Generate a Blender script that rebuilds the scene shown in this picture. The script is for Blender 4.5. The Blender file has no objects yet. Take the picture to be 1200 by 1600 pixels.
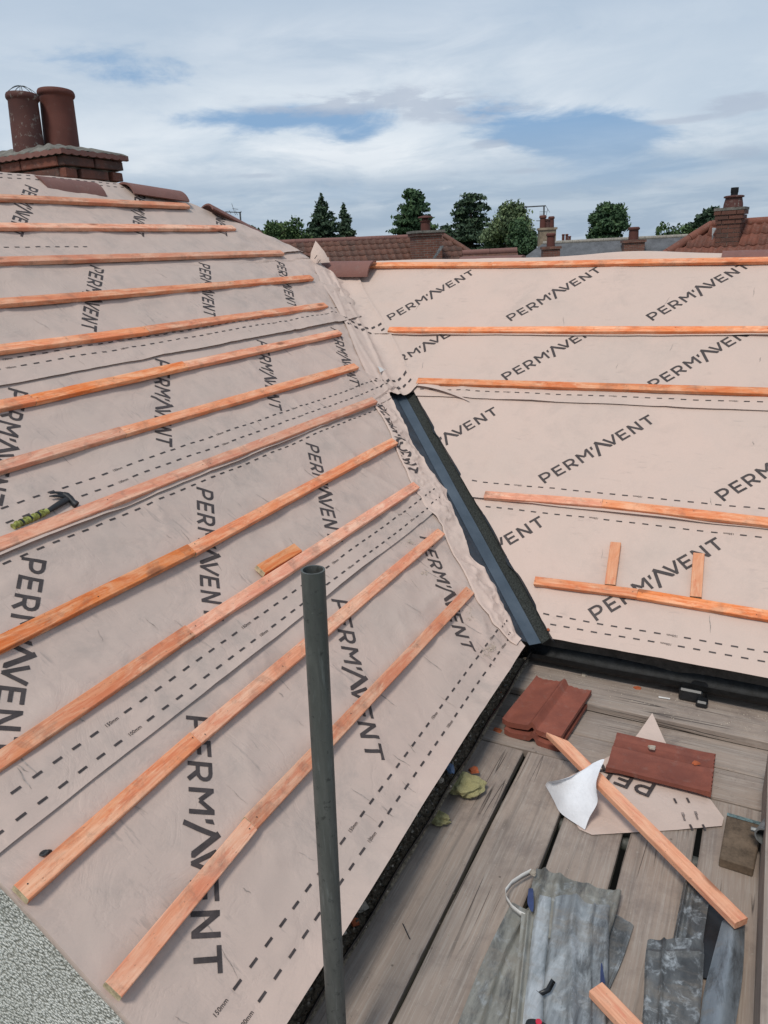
import bpy, bmesh, math, random
import numpy as np
from mathutils import Vector, Matrix, noise as mnoise
random.seed(7); RNG = np.random.default_rng(11)
SC = bpy.context.scene; COL = SC.collection

# ---------------------------------------------------------------- camera
# world axes: X along the eaves of the near wing, Y along the eaves of the far wing, Z up; z = 0 is the scaffold deck
def nrm(v): v = np.array(v, float); return v/np.linalg.norm(v)
FP = 1160.69
_u = nrm((625, 428, -FP)); _v = nrm((-2350, 284, -FP)); _v = nrm(_v-_u*np.dot(_u, _v)); _w = np.cross(_u, _v)
MC = np.array([_u, _v, _w])
CAM = np.array([0, 0, 2.0])
cd = bpy.data.cameras.new('camera'); cam = bpy.data.objects.new('camera', cd); COL.objects.link(cam)
cd.sensor_fit = 'HORIZONTAL'; cd.sensor_width = 36; cd.lens = FP/1200*36; cd.clip_start = 0.05; cd.clip_end = 3000
mw = Matrix.Identity(4)
for i in range(3):
    for j in range(3): mw[i][j] = MC[i][j]
    mw[i][3] = CAM[i]
cam.matrix_world = mw; SC.camera = cam

# measuring helpers: turn a sight line into a point on a known real plane
TP = math.tan(math.radians(35)); CP = math.cos(math.radians(35)); SP = math.sin(math.radians(35))
ZL, ZR = -0.42, -2.045          # near slope: z = TP*y+ZL ; far slope: z = TP*x+ZR
def ray(px, py): return MC @ nrm((px-600, 800-py, -FP))
def hit(px, py, n, off):
    d = ray(px, py); n = np.array(n, float)
    return CAM + d*(off-n@CAM)/(n@d)
def onz(px, py, z=0): return hit(px, py, (0, 0, 1), z)
def onL(px, py, h=0): return hit(px, py, (0, -SP, CP), ZL*CP+h)
def onR(px, py, h=0): return hit(px, py, (-SP, 0, CP), ZR*CP+h)
def Lc(px, py, h=0): p = onL(px, py, h); return p[0], (p[1]+h*SP)/CP
def Rc(px, py, h=0): p = onR(px, py, h); return -p[1], (p[0]+h*SP)/CP
def far(px, py, d):
    r = ray(px, py); return CAM + r*d/math.hypot(r[0], r[1])

# ---------------------------------------------------------------- node helpers
class NT:
    def __init__(s, tree): s.t = tree; s.n = tree.nodes; s.l = tree.links
    def new(s, typ, props=None, **ins):
        n = s.n.new(typ)
        for k, v in (props or {}).items(): setattr(n, k, v)
        for k, v in ins.items():
            k = k.replace('_', ' ')
            sock = n.inputs[int(k[1:])] if k[0] == 'i' and k[1:].isdigit() else n.inputs[k]
            s.set(sock, v)
        return n
    def set(s, sock, v):
        if isinstance(v, bpy.types.NodeSocket): s.l.new(v, sock)
        elif isinstance(v, bpy.types.Node): s.l.new(v.outputs[0], sock)
        else:
            if hasattr(sock.default_value, '__len__') and not hasattr(v, '__len__'): v = (v,)*len(sock.default_value)
            if hasattr(sock.default_value, '__len__') and len(sock.default_value) == 4 and len(v) == 3: v = tuple(v)+(1,)
            sock.default_value = v
    def math(s, op, a, b=0.0, c=0.0, clamp=False):
        n = s.n.new('ShaderNodeMath'); n.operation = op; n.use_clamp = clamp
        s.set(n.inputs[0], a); s.set(n.inputs[1], b)
        if len(n.inputs) > 2: s.set(n.inputs[2], c)
        return n.outputs[0]
    def mix(s, f, a, b, mode='MIX'):
        n = s.n.new('ShaderNodeMix'); n.data_type = 'RGBA'; n.blend_type = mode
        s.set(n.inputs[0], f); s.set(n.inputs[6], a); s.set(n.inputs[7], b); return n.outputs[2]
    def ramp(s, f, stops, interp='LINEAR'):
        n = s.n.new('ShaderNodeValToRGB'); n.color_ramp.interpolation = interp
        e = n.color_ramp.elements
        while len(e) < len(stops): e.new(0.5)
        for i, (p, c) in enumerate(stops):
            e[i].position = p
            if not hasattr(c, '__len__'): c = (c, c, c)
            e[i].color = tuple(c)+(1,) if len(c) == 3 else c
        s.set(n.inputs[0], f); return n.outputs[0]
    def noise(s, vec, scale, detail=4, rough=.55, dist=0):
        n = s.new('ShaderNodeTexNoise', Scale=scale, Detail=detail, Roughness=rough, Distortion=dist)
        if vec is not None: s.set(n.inputs['Vector'], vec)
        return n.outputs[0]
    def mapping(s, vec, scale=(1, 1, 1), loc=(0, 0, 0), rot=(0, 0, 0)):
        return s.new('ShaderNodeMapping', Vector=vec, Location=loc, Rotation=rot, Scale=scale).outputs[0]
MATS = {}
def material(name, fn):
    m = bpy.data.materials.new(name); m.use_nodes = True
    t = NT(m.node_tree); b = m.node_tree.nodes['Principled BSDF']
    fn(t, b); MATS[name] = m; return m
def plain(name, col, rough=.7, metal=0, var=.15, scale=8, bump=.0, bscale=60, spec=.3):
    def fn(t, b):
        tc = t.new('ShaderNodeTexCoord').outputs['Object']
        n1 = t.noise(tc, scale, 6, .6); n2 = t.noise(tc, scale*7, 3, .6)
        f = t.math('ADD', t.math('MULTIPLY', n1, .7), t.math('MULTIPLY', n2, .3))
        dark = tuple(c*(1-var*2) for c in col); light = tuple(min(1, c*(1+var*2)) for c in col)
        t.set(b.inputs['Base Color'], t.ramp(f, [(.3, dark), (.5, col), (.7, light)]))
        b.inputs['Roughness'].default_value = rough; b.inputs['Metallic'].default_value = metal
        b.inputs['Specular IOR Level'].default_value = spec
        if bump:
            h = t.noise(tc, bscale, 6, .65)
            bn = t.new('ShaderNodeBump', Strength=1.0, Distance=bump, Height=h)
            t.set(b.inputs['Normal'], bn)
    return material(name, fn)

# ---------------------------------------------------------------- light and sky
SUN_DIR = nrm((-.62, .02, 1.0))              # towards the sun, high up, veiled by thin cloud
sel = math.asin(SUN_DIR[2]); 
W = bpy.data.worlds.new("World"); SC.world = W; W.use_nodes = True
t = NT(W.node_tree); W.node_tree.nodes.clear()
out = t.new('ShaderNodeOutputWorld')
sky = t.new('ShaderNodeTexSky'); sky.sky_type = 'NISHITA'; sky.sun_disc = False
sky.sun_elevation = sel; sky.sun_rotation = math.atan2(SUN_DIR[0], SUN_DIR[1])
sky.altitude = 50; sky.air_density = 1.0; sky.dust_density = 1.5
dirv = t.new('ShaderNodeTexCoord').outputs['Generated']
sep = t.new('ShaderNodeSeparateXYZ', Vector=dirv)
az = t.math('ARCTAN2', sep.outputs[1], sep.outputs[0]); el = t.math('ARCSINE', sep.outputs[2])
zz = t.math('ADD', t.math('MAXIMUM', sep.outputs[2], 0.0), .10)
cx_ = t.math('DIVIDE', sep.outputs[0], zz); cy_ = t.math('DIVIDE', sep.outputs[1], zz)
cv = t.new('ShaderNodeCombineXYZ', X=cx_, Y=cy_, Z=0.0).outputs[0]
def azel(px, py): r = ray(px, py); return math.atan2(r[1], r[0]), math.asin(r[2])
def blob(px, py, wpx, hpx, pw=1.0):
    """soft ellipse on the sky round a sight line, in azimuth and elevation"""
    a, e = azel(px, py)
    du = t.math('DIVIDE', t.math('SUBTRACT', az, a), wpx/FP); dv = t.math('DIVIDE', t.math('SUBTRACT', el, e), hpx/FP)
    r2 = t.math('ADD', t.math('MULTIPLY', du, du), t.math('MULTIPLY', dv, dv))
    return t.math('MULTIPLY', t.math('EXPONENT', t.math('MULTIPLY', r2, -1.0)), pw)
def addall(*x):
    r = x[0]
    for y in x[1:]: r = t.math('ADD', r, y)
    return r
angv = t.new('ShaderNodeCombineXYZ', X=az, Y=t.math('MULTIPLY', el, 3.2), Z=0.0).outputs[0]   # lumps lie flat, wider than high
nA = t.noise(t.mapping(angv, (1, 1, 1), (3.1, .7, 0)), 2.6, 8, .62, .35)
nB = t.noise(t.mapping(angv, (1, 1, 1), (1.3, 4.7, 0)), 6.0, 8, .6, .5)
nC = t.noise(t.mapping(angv, (1, 2.0, 1), (6.3, 2.7, 0)), 7.5, 7, .6, .3)
nD = t.noise(t.mapping(angv, (1, 1, 1), (9.3, 2.2, 0)), 20, 6, .6, .3)
# openings where the blue shows
gap = addall(blob(930, 212, 88, 30, 1.0), blob(1060, 262, 150, 20, .28), blob(835, 214, 60, 10, .5), blob(430, 185, 190, 18, .50), blob(200, 120, 130, 40, .30),
             blob(560, 212, 70, 18, .4), blob(480, 300, 420, 22, .18), blob(900, 300, 400, 20, .16), blob(770, 180, 60, 20, .3))
cover = t.math('SUBTRACT', t.math('ADD', 1.02, t.math('MULTIPLY', t.math('SUBTRACT', nB, .5), 1.5)), t.math('MULTIPLY', gap, 1.35))
cover = t.math('ADD', cover, t.math('MULTIPLY', t.math('SUBTRACT', nD, .5), .5))
cover = t.ramp(cover, [(.28, 0), (.78, 1)], 'EASE')
elf = t.math('DIVIDE', el, .42, clamp=True)
# cloud light: bright white band low down, greyer veil above, grey bars
veil = t.ramp(elf, [(0, (.34, .43, .54)), (.20, (.37, .47, .59)), (.31, (.62, .70, .78)), (.46, (.66, .73, .80)), (.60, (.50, .59, .70)), (1.0, (.40, .51, .645))])
veil = t.mix(t.math('MULTIPLY', t.ramp(nA, [(.38, 0), (.60, 1)]), .62), veil, (.43, .53, .65))
bars = addall(blob(560, 160, 170, 20, .9), blob(735, 175, 90, 16, .8), blob(1165, 160, 55, 12, .9), blob(770, 226, 28, 8, 1.2), blob(1160, 237, 30, 10, 1.1),
              blob(1080, 285, 260, 14, .5), blob(560, 285, 90, 7, .5), blob(400, 275, 40, 4, .9), blob(820, 267, 30, 4, .9), blob(707, 271, 16, 4, 1.0), blob(1070, 187, 50, 5, .8), blob(200, 205, 30, 6, .0))
barm = t.ramp(t.math('MULTIPLY', bars, t.ramp(t.math('ADD', t.math('MULTIPLY', nC, .6), t.math('MULTIPLY', nD, .4)), [(.36, 0), (.56, 1.0)])), [(.15, 0), (.6, 1)], 'EASE')
hi = addall(blob(690, 130, 260, 60, .5), blob(300, 240, 330, 40, .8), blob(880, 185, 90, 22, .7), blob(640, 248, 300, 24, 1.0), blob(1100, 215, 120, 22, .8), blob(820, 172, 60, 16, .6), blob(520, 60, 300, 30, .35))
veil = t.mix(t.math('MULTIPLY', hi, t.ramp(nB, [(.35, 0), (.6, .8)]), clamp=True), veil, (.86, .895, .93))
puff = t.math('MULTIPLY', addall(blob(215, 262, 26, 10, 1), blob(700, 295, 16, 4, 1.2), blob(580, 322, 60, 10, .6), blob(400, 315, 50, 14, .7), blob(270, 310, 40, 10, .6)), t.ramp(nD, [(.42, 0), (.6, 1)]), clamp=True)
bl = t.ramp(elf, [(0, (.33, .45, .60)), (.35, (.235, .385, .595)), (1, (.25, .40, .60))])
colr = t.mix(cover, bl, veil)
colr = t.mix(t.math('MULTIPLY', barm, .62), colr, (.40, .455, .56))
colr = t.mix(puff, colr, (.75, .80, .85))
lowm = t.ramp(el, [(0, .85), (.05, .70), (.09, .48), (.145, 0)])
colr = t.mix(lowm, colr, t.mix(t.ramp(nC, [(.42, 0), (.62, 1)]), (.335, .43, .55), (.50, .58, .67)))
bg1 = t.new('ShaderNodeBackground', Color=sky, Strength=.12)
bg2 = t.new('ShaderNodeBackground', Color=colr, Strength=1.0)
mx = t.new('ShaderNodeMixShader', i0=.94, i1=bg1, i2=bg2)
t.l.new(mx.outputs[0], out.inputs[0])
sd = bpy.data.lights.new('sun', 'SUN'); sd.energy = 2.2; sd.angle = math.radians(12); sd.color = (1, .94, .86)
so = bpy.data.objects.new('sun', sd); COL.objects.link(so)
so.rotation_euler = Vector(SUN_DIR).to_track_quat('Z', 'Y').to_euler()
SC.view_settings.view_transform = 'Standard'; SC.view_settings.look = 'None'; SC.view_settings.gamma = 1
SC.view_settings.use_curve_mapping = False; SC.view_settings.exposure = 0.08
SC.render.engine = 'CYCLES'

# ---------------------------------------------------------------- materials
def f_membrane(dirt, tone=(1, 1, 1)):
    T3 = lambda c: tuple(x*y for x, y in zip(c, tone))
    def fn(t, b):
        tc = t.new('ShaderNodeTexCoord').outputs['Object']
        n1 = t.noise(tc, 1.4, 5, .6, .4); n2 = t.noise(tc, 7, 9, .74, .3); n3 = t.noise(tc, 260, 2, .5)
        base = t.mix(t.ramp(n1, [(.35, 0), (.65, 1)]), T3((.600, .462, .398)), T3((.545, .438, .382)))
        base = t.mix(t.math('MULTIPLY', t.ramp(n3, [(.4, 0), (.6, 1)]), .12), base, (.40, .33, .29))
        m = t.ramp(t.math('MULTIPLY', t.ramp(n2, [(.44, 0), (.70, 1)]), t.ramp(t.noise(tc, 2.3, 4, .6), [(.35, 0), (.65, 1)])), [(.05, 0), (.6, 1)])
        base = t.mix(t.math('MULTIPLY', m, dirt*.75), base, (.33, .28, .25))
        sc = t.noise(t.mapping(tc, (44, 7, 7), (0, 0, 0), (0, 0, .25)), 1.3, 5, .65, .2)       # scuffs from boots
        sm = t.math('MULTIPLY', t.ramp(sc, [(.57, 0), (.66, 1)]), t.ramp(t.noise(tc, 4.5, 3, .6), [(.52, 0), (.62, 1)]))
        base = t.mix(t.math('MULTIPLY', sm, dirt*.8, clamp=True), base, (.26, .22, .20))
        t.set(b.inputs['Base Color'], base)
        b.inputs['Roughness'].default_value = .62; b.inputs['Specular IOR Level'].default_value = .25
        v = t.noise(tc, 5.5, 3, .45, .9)
        cr = t.math('ABSOLUTE', t.math('SUBTRACT', t.noise(tc, 5.0, 5, .62, .8), .5))
        cr = t.ramp(cr, [(0, 0), (.05, 1)])
        hh = t.math('ADD', t.math('MULTIPLY', v, .62), t.math('MULTIPLY', cr, .06))
        hh = t.math('ADD', hh, t.math('MULTIPLY', n3, .012))
        t.set(b.inputs['Normal'], t.new('ShaderNodeBump', Strength=.85, Distance=.011, Height=hh))
    return fn
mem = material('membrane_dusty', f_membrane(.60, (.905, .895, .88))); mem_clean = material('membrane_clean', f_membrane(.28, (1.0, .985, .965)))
ink = plain('printed_ink', (.058, .046, .044), .6, var=.22, scale=30)
scuff_crease_m = plain('scuff_crease_dark', (.33, .275, .245), .8, var=.3, scale=60)  # dirt of boot scuffs and painted shade of membrane creases
mem_white = plain('membrane_underside', (.74, .74, .76), .8, var=.05, scale=10, bump=.002, bscale=90)

def f_batten(c1, c2, dirt=.35, wet=.55):
    def fn(t, b):
        tc = t.new('ShaderNodeTexCoord').outputs['Object']
        rnd = t.new('ShaderNodeObjectInfo').outputs['Random']
        off = t.new('ShaderNodeCombineXYZ', X=t.math('MULTIPLY', rnd, 37.0), Y=t.math('MULTIPLY', rnd, 11.0), Z=0.0).outputs[0]
        v = t.new('ShaderNodeVectorMath', {'operation': 'ADD'}, i0=tc, i1=off).outputs[0]
        grain = t.noise(t.mapping(v, (1.6, 42, 42)), 2.2, 7, .62, .5)
        patch = t.noise(t.mapping(v, (2.0, 6, 6)), 1.9, 6, .68, .8)
        fine = t.noise(t.mapping(v, (14, 210, 210)), 1.0, 3, .6)
        c = t.mix(t.ramp(patch, [(.40, 0), (.60, 1)]), c1, c2)
        c = t.mix(t.ramp(grain, [(.46, 0), (.64, .5)]), c, (c2[0]*.80, c2[1]*.66, c2[2]*.6))
        red = t.ramp(t.noise(t.mapping(v, (2.2, 12, 12), (5, 1, 2)), 1.7, 5, .7, .8), [(.50, 0), (.58, 1)])
        c = t.mix(t.math('MULTIPLY', red, .75), c, (.66, .165, .055))
        pale = t.ramp(t.noise(t.mapping(v, (4, 16, 16), (1, 7, 2)), 1.9, 5, .7, .5), [(.56, 0), (.70, 1)])
        c = t.mix(t.math('MULTIPLY', pale, .42), c, (.80, .50, .31))
        c = t.mix(t.math('MULTIPLY', t.ramp(fine, [(.5, 0), (.7, 1)]), .25), c, tuple(min(1, x*1.35) for x in c1))
        speck = t.ramp(t.noise(t.mapping(v, (1, 2, 2)), 75, 4, .75), [(.62, 0), (.68, 1)])
        c = t.mix(t.math('MULTIPLY', speck, .6), c, (.14, .075, .045))
        d = t.ramp(t.noise(v, 11, 6, .7, .4), [(.52, 0), (.72, 1)])
        c = t.mix(t.math('MULTIPLY', d, dirt), c, (.20, .125, .09))
        hue = t.new('ShaderNodeHueSaturation', Saturation=t.math('ADD', .80, t.math('MULTIPLY', rnd, .25)), Value=t.math('ADD', .84, t.math('MULTIPLY', t.math('FRACT', t.math('MULTIPLY', rnd, 7.31)), .28)), Color=c)
        kn = t.new('ShaderNodeTexVoronoi', {'voronoi_dimensions': '3D'}, Vector=t.mapping(v, (3.0, 9, 9)), Scale=1.0)
        k = t.ramp(kn.outputs['Distance'], [(.07, 1), (.16, 0)])
        c = t.mix(t.math('MULTIPLY', k, .75), hue, (.22, .085, .045))
        t.set(b.inputs['Base Color'], c); b.inputs['Roughness'].default_value = .72
        b.inputs['Specular IOR Level'].default_value = .2
        t.set(b.inputs['Normal'], t.new('ShaderNodeBump', Strength=.6, Distance=.0015, Height=t.math('ADD', grain, fine)))
    return fn
wood_b = material('treated_batten', f_batten((.80, .415, .245), (.74, .245, .095), .55))
wood_n = material('new_batten', f_batten((.78, .36, .18), (.72, .26, .10), .10))
wood_end = plain('batten_end_grain', (.50, .40, .25), .85, var=.25, scale=60, bump=.001, bscale=300)
def f_deck(t, b):
    tc = t.new('ShaderNodeTexCoord').outputs['Object']
    rnd = t.new('ShaderNodeObjectInfo').outputs['Random']
    off = t.new('ShaderNodeCombineXYZ', X=t.math('MULTIPLY', rnd, 19.0), Y=t.math('MULTIPLY', rnd, 7.0), Z=rnd).outputs[0]
    v = t.new('ShaderNodeVectorMath', {'operation': 'ADD'}, i0=tc, i1=off).outputs[0]
    g = t.noise(t.mapping(v, (.8, 20, 20)), 2.0, 8, .62, .25)
    gf = t.noise(t.mapping(v, (3.0, 95, 95)), 1.6, 5, .65, .3)
    p = t.noise(v, 2.6, 6, .6, .4)
    c = t.mix(t.ramp(p, [(.35, 0), (.68, 1)]), (.345, .272, .222), (.262, .212, .178))
    c = t.mix(t.ramp(g, [(.50, 0), (.68, .62)]), c, (.175, .145, .123))
    c = t.mix(t.math('MULTIPLY', t.ramp(gf, [(.48, 0), (.66, 1)]), .55), c, (.40, .35, .305))
    crack = t.math('ABSOLUTE', t.math('SUBTRACT', t.noise(t.mapping(v, (.30, 9, 9)), 1.5, 2, .4, .05), .5))
    ck = t.math('MULTIPLY', t.ramp(crack, [(.0, 1), (.006, 0)]), t.ramp(t.noise(v, 1.7, 2), [(.52, 0), (.60, 1)]))
    c = t.mix(ck, c, (.04, .034, .03))
    sp = t.new('ShaderNodeTexVoronoi', Vector=v, Scale=26.0)
    spm = t.math('MULTIPLY', t.ramp(sp.outputs['Distance'], [(.08, 1), (.14, 0)]), t.ramp(t.noise(v, 6, 2), [(.6, 0), (.64, 1)]))
    c = t.mix(t.math('MULTIPLY', spm, .7), c, (.09, .07, .055))
    kn = t.new('ShaderNodeTexVoronoi', Vector=t.mapping(v, (2.2, 5.5, 5.5)), Scale=1.0)
    k = t.ramp(kn.outputs['Distance'], [(.02, 1), (.05, .55), (.065, 0)])
    c = t.mix(t.math('MULTIPLY', k, .45), c, (.12, .095, .078))
    stain = t.ramp(t.noise(v, 3.0, 8, .76, .3), [(.50, 0), (.64, .8)])
    c = t.mix(t.math('MULTIPLY', stain, .6), c, (.150, .118, .105))
    c = t.mix(t.ramp(t.noise(t.mapping(v, (2, 2, 2), (3, 9, 1)), 30, 6, .8), [(.60, 0), (.70, .55)]), c, (.42, .38, .33))
    t.set(b.inputs['Base Color'], c); b.inputs['Roughness'].default_value = .8; b.inputs['Specular IOR Level'].default_value = .2
    h = t.math('SUBTRACT', t.math('ADD', t.math('MULTIPLY', g, .8), t.math('MULTIPLY', gf, .5)), t.math('MULTIPLY', ck, 1.2))
    t.set(b.inputs['Normal'], t.new('ShaderNodeBump', Strength=.8, Distance=.003, Height=h))
deck_m = material('weathered_scaffold_board', f_deck)
def f_tile(c1, c2, lich=.0, bump=.0015):
    def fn(t, b):
        tc = t.new('ShaderNodeTexCoord').outputs['Object']
        rnd = t.new('ShaderNodeObjectInfo').outputs['Random']
        off = t.new('ShaderNodeCombineXYZ', X=t.math('MULTIPLY', rnd, 23.0), Y=rnd, Z=0.0).outputs[0]
        v = t.new('ShaderNodeVectorMath', {'operation': 'ADD'}, i0=tc, i1=off).outputs[0]
        n = t.noise(v, 9, 6, .65, .3); g = t.noise(v, 160, 3, .7)
        f = t.math('ADD', t.math('MULTIPLY', n, .75), t.math('MULTIPLY', rnd, .25))
        c = t.mix(t.ramp(f, [(.32, 0), (.68, 1)]), c1, c2)
        c = t.mix(t.math('MULTIPLY', t.ramp(g, [(.5, 0), (.7, 1)]), .25), c, tuple(x*.5 for x in c1))
        if lich:
            l = t.ramp(t.noise(v, 22, 7, .7, .2), [(.56, 0), (.66, 1)])
            c = t.mix(t.math('MULTIPLY', l, lich), c, (.34, .33, .29))
        t.set(b.inputs['Base Color'], c); b.inputs['Roughness'].default_value = .72; b.inputs['Specular IOR Level'].default_value = .3
        t.set(b.inputs['Normal'], t.new('ShaderNodeBump', Strength=.8, Distance=bump, Height=t.math('ADD', g, n)))
    return fn
tile_m = material('red_concrete_tile', f_tile((.285, .088, .056), (.170, .054, .038), .10))
ridge_m = material('brown_ridge_tile', f_tile((.225, .105, .085), (.160, .080, .068), .12))
rooft_A = material('weathered_brown_rooftile', f_tile((.155, .066, .044), (.080, .046, .036), .35, .004))
rooft_B = material('orange_red_rooftile', f_tile((.225, .080, .052), (.130, .056, .040), .25, .004))
pot_m = material('terracotta_pot', f_tile((.135, .046, .034), (.095, .036, .028), .05))
pot_l = material('lichened_pot', f_tile((.105, .042, .034), (.075, .034, .030), .7))
brick_m = material('sooty_red_brick', f_tile((.215, .075, .048), (.070, .040, .033), .2, .004))
brick_o = material('orange_red_brick', f_tile((.155, .062, .042), (.095, .050, .038), .15, .003))
mortar = plain('mortar', (.27, .245, .21), .9, var=.2, scale=14, bump=.004, bscale=90)
def f_brickwall(ca, cb, scale):
    def fn(t, b):
        tc = t.new('ShaderNodeTexCoord').outputs['Object']
        s = t.new('ShaderNodeSeparateXYZ', Vector=tc)
        v = t.new('ShaderNodeCombineXYZ', X=t.math('ADD', s.outputs[0], s.outputs[1]), Y=s.outputs[2], Z=0.0).outputs[0]
        br = t.new('ShaderNodeTexBrick', Vector=v, Color1=ca, Color2=cb, Mortar=(.22, .19, .16), Scale=1.0)
        br.inputs['Brick Width'].default_value = .225; br.inputs['Row Height'].default_value = .075; br.inputs['Mortar Size'].default_value = .008
        n = t.noise(tc, 5, 5, .6)
        t.set(b.inputs['Base Color'], t.mix(t.ramp(n, [(.4, 0), (.7, .5)]), br.outputs[0], tuple(x*.4 for x in ca)))
        b.inputs['Roughness'].default_value = .85
        t.set(b.inputs['Normal'], t.new('ShaderNodeBump', Strength=1, Distance=.006, Height=t.math('SUBTRACT', 1.0, br.outputs['Fac'])))
    return fn
brickwall = material('distant_brickwork', f_brickwall((.22, .082, .052), (.14, .058, .042), 1))
def f_cast(t, b):
    tc = t.new('ShaderNodeTexCoord').outputs['Object']
    v1 = t.new('ShaderNodeTexVoronoi', Vector=tc, Scale=105.0).outputs['Distance']
    v2 = t.noise(tc, 60, 5, .75)
    h = t.math('ADD', t.math('MULTIPLY', v1, -.8), v2)
    c = t.ramp(h, [(-.08, (.42, .41, .36)), (.05, (.76, .75, .68)), (.20, (.92, .91, .85))])
    c = t.mix(t.ramp(t.noise(tc, 7, 4, .6), [(.45, 0), (.75, .3)]), c, (.30, .30, .25))
    t.set(b.inputs['Base Color'], c); b.inputs['Roughness'].default_value = .95
    t.set(b.inputs['Normal'], t.new('ShaderNodeBump', Strength=1, Distance=.016, Height=h))
cast_m = material('grey_roughcast', f_cast)
black_p = plain('black_plastic', (.012, .013, .015), .42, var=.3, scale=20, spec=.5)
black_g = plain('dirty_black_gutter', (.009, .010, .011), .6, var=.5, scale=30, bump=.002, bscale=80)
grit_m = plain('gutter_grit', (.20, .16, .115), .95, var=.48, scale=60, bump=.012, bscale=120)
dark_w = plain('dark_timber', (.09, .072, .058), .85, var=.3, scale=12, bump=.002)  # plain dark wood of the roof body
def f_valley(t, b):
    tc = t.new('ShaderNodeTexCoord').outputs['Object']
    n = t.noise(t.mapping(tc, (1, 1, 1), (0, 0, 0), (0, 0, -.785)), 5, 4, .6)
    c = t.ramp(n, [(.3, (.038, .053, .070)), (.5, (.056, .075, .097)), (.7, (.076, .098, .122))])
    sp = t.ramp(t.noise(tc, 260, 2, .7), [(.66, 0), (.72, .5)])
    c = t.mix(sp, c, (.2, .21, .22))
    t.set(b.inputs['Base Color'], c); t.set(b.inputs['Roughness'], t.ramp(n, [(.3, .36), (.7, .52)]))
    b.inputs['Specular IOR Level'].default_value = .5
    t.set(b.inputs['Normal'], t.new('ShaderNodeBump', Strength=.4, Distance=.003, Height=t.noise(tc, 20, 4, .6)))
valley_m = material('blue_grey_valley_liner', f_valley)
valley_d = plain('dark_valley_wing', (.028, .038, .050), .5, var=.3, scale=14, spec=.5)
valley_g = plain('gritty_valley_edge', (.034, .037, .033), .9, var=.5, scale=130, bump=.004, bscale=420)
def f_pole(t, b):
    tc = t.new('ShaderNodeTexCoord').outputs['Object']
    n = t.noise(t.mapping(tc, (14, 14, 1.8)), 2, 6, .65, .4); n2 = t.noise(tc, 40, 5, .7)
    c = t.ramp(n, [(.3, (.070, .073, .068)), (.52, (.098, .102, .094)), (.72, (.140, .143, .132))])
    c = t.mix(t.ramp(n2, [(.58, 0), (.66, .7)]), c, (.034, .035, .032))
    c = t.mix(t.ramp(t.noise(tc, 75, 4, .8), [(.66, 0), (.72, .55)]), c, (.27, .28, .26))
    c = t.mix(t.ramp(t.noise(t.mapping(tc, (1, 1, 1), (3, 3, 1)), 16, 5, .7), [(.64, 0), (.74, .5)]), c, (.17, .115, .07))
    sc = t.ramp(t.noise(t.mapping(tc, (60, 60, 5)), 1.5, 4, .7), [(.58, 0), (.70, .5)])
    c = t.mix(sc, c, (.20, .215, .21))
    t.set(b.inputs['Base Color'], c); b.inputs['Metallic'].default_value = .25; t.set(b.inputs['Roughness'], t.ramp(n2, [(.3, .5), (.7, .72)]))
    t.set(b.inputs['Normal'], t.new('ShaderNodeBump', Strength=.5, Distance=.0012, Height=n2))
pole_m = material('weathered_galvanised_tube', f_pole)
def f_lead(c1, c2, c3, wh):
    def fn(t, b):
        tc = t.new('ShaderNodeTexCoord').outputs['Object']
        n = t.noise(t.mapping(tc, (1.6, 6.5, 4)), 2.2, 8, .68, .5); n2 = t.noise(tc, 24, 7, .72, .5)
        c = t.ramp(n, [(.30, c1), (.5, c2), (.68, c3)])
        c = t.mix(t.math('MULTIPLY', t.ramp(n2, [(.52, 0), (.66, 1)]), wh), c, (.44, .475, .50))
        c = t.mix(t.math('MULTIPLY', t.ramp(t.noise(t.mapping(tc, (3, 9, 6)), 1.6, 8, .75, .3), [(.50, 0), (.64, 1)]), .75), c, (.050, .052, .054))
        c = t.mix(t.math('MULTIPLY', t.ramp(t.noise(t.mapping(tc, (9, 3, 5), (4, 2, 0)), 1.6, 5, .7), [(.5, 0), (.66, 1)]), .5), c, (.24, .205, .165))
        t.set(b.inputs['Base Color'], c); b.inputs['Metallic'].default_value = .15
        t.set(b.inputs['Roughness'], t.ramp(n2, [(.3, .45), (.7, .75)]))
        t.set(b.inputs['Normal'], t.new('ShaderNodeBump', Strength=.7, Distance=.004, Height=t.math('ADD', t.math('MULTIPLY', n2, .6), n)))
    return fn
lead_a = material('weathered_lead', f_lead((.12, .13, .14), (.27, .29, .30), (.48, .50, .515), .6))
lead_b = material('dark_lead', f_lead((.05, .053, .056), (.105, .11, .112), (.20, .205, .205), .7))
lead_c = material('smooth_blue_lead', f_lead((.15, .175, .20), (.21, .24, .27), (.27, .305, .335), .12))
lead_d = material('muddy_lead', f_lead((.12, .12, .105), (.23, .22, .19), (.33, .32, .28), .4))
foam_m = plain('yellow_foam', (.50, .45, .22), .95, var=.25, scale=26, bump=.006, bscale=90)
terra = plain('terracotta_shard', (.42, .11, .045), .85, var=.2, scale=30, bump=.002)
stone_m = plain('pale_stone', (.42, .36, .29), .9, var=.2, scale=40, bump=.003)
blue_m = plain('blue_plastic', (.09, .14, .23), .5, var=.35, scale=60)
navy_m = plain('navy_paint', (.035, .05, .12), .6, var=.2)
white_m = plain('white_plastic', (.62, .60, .57), .6, var=.08, scale=30)
green_h = plain('yellow_green_grip', (.235, .245, .065), .8, var=.45, scale=90)
steel_m = plain('dark_steel', (.028, .028, .030), .5, metal=.3, var=.2)
red_m = plain('red_plastic', (.55, .03, .06), .5, var=.1)
teal_m = plain('teal_paint_steel', (.12, .17, .17), .6, metal=.2, var=.45, scale=50)
galv_m = plain('galvanised_clamp', (.20, .21, .21), .55, metal=.4, var=.3, scale=40)
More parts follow.
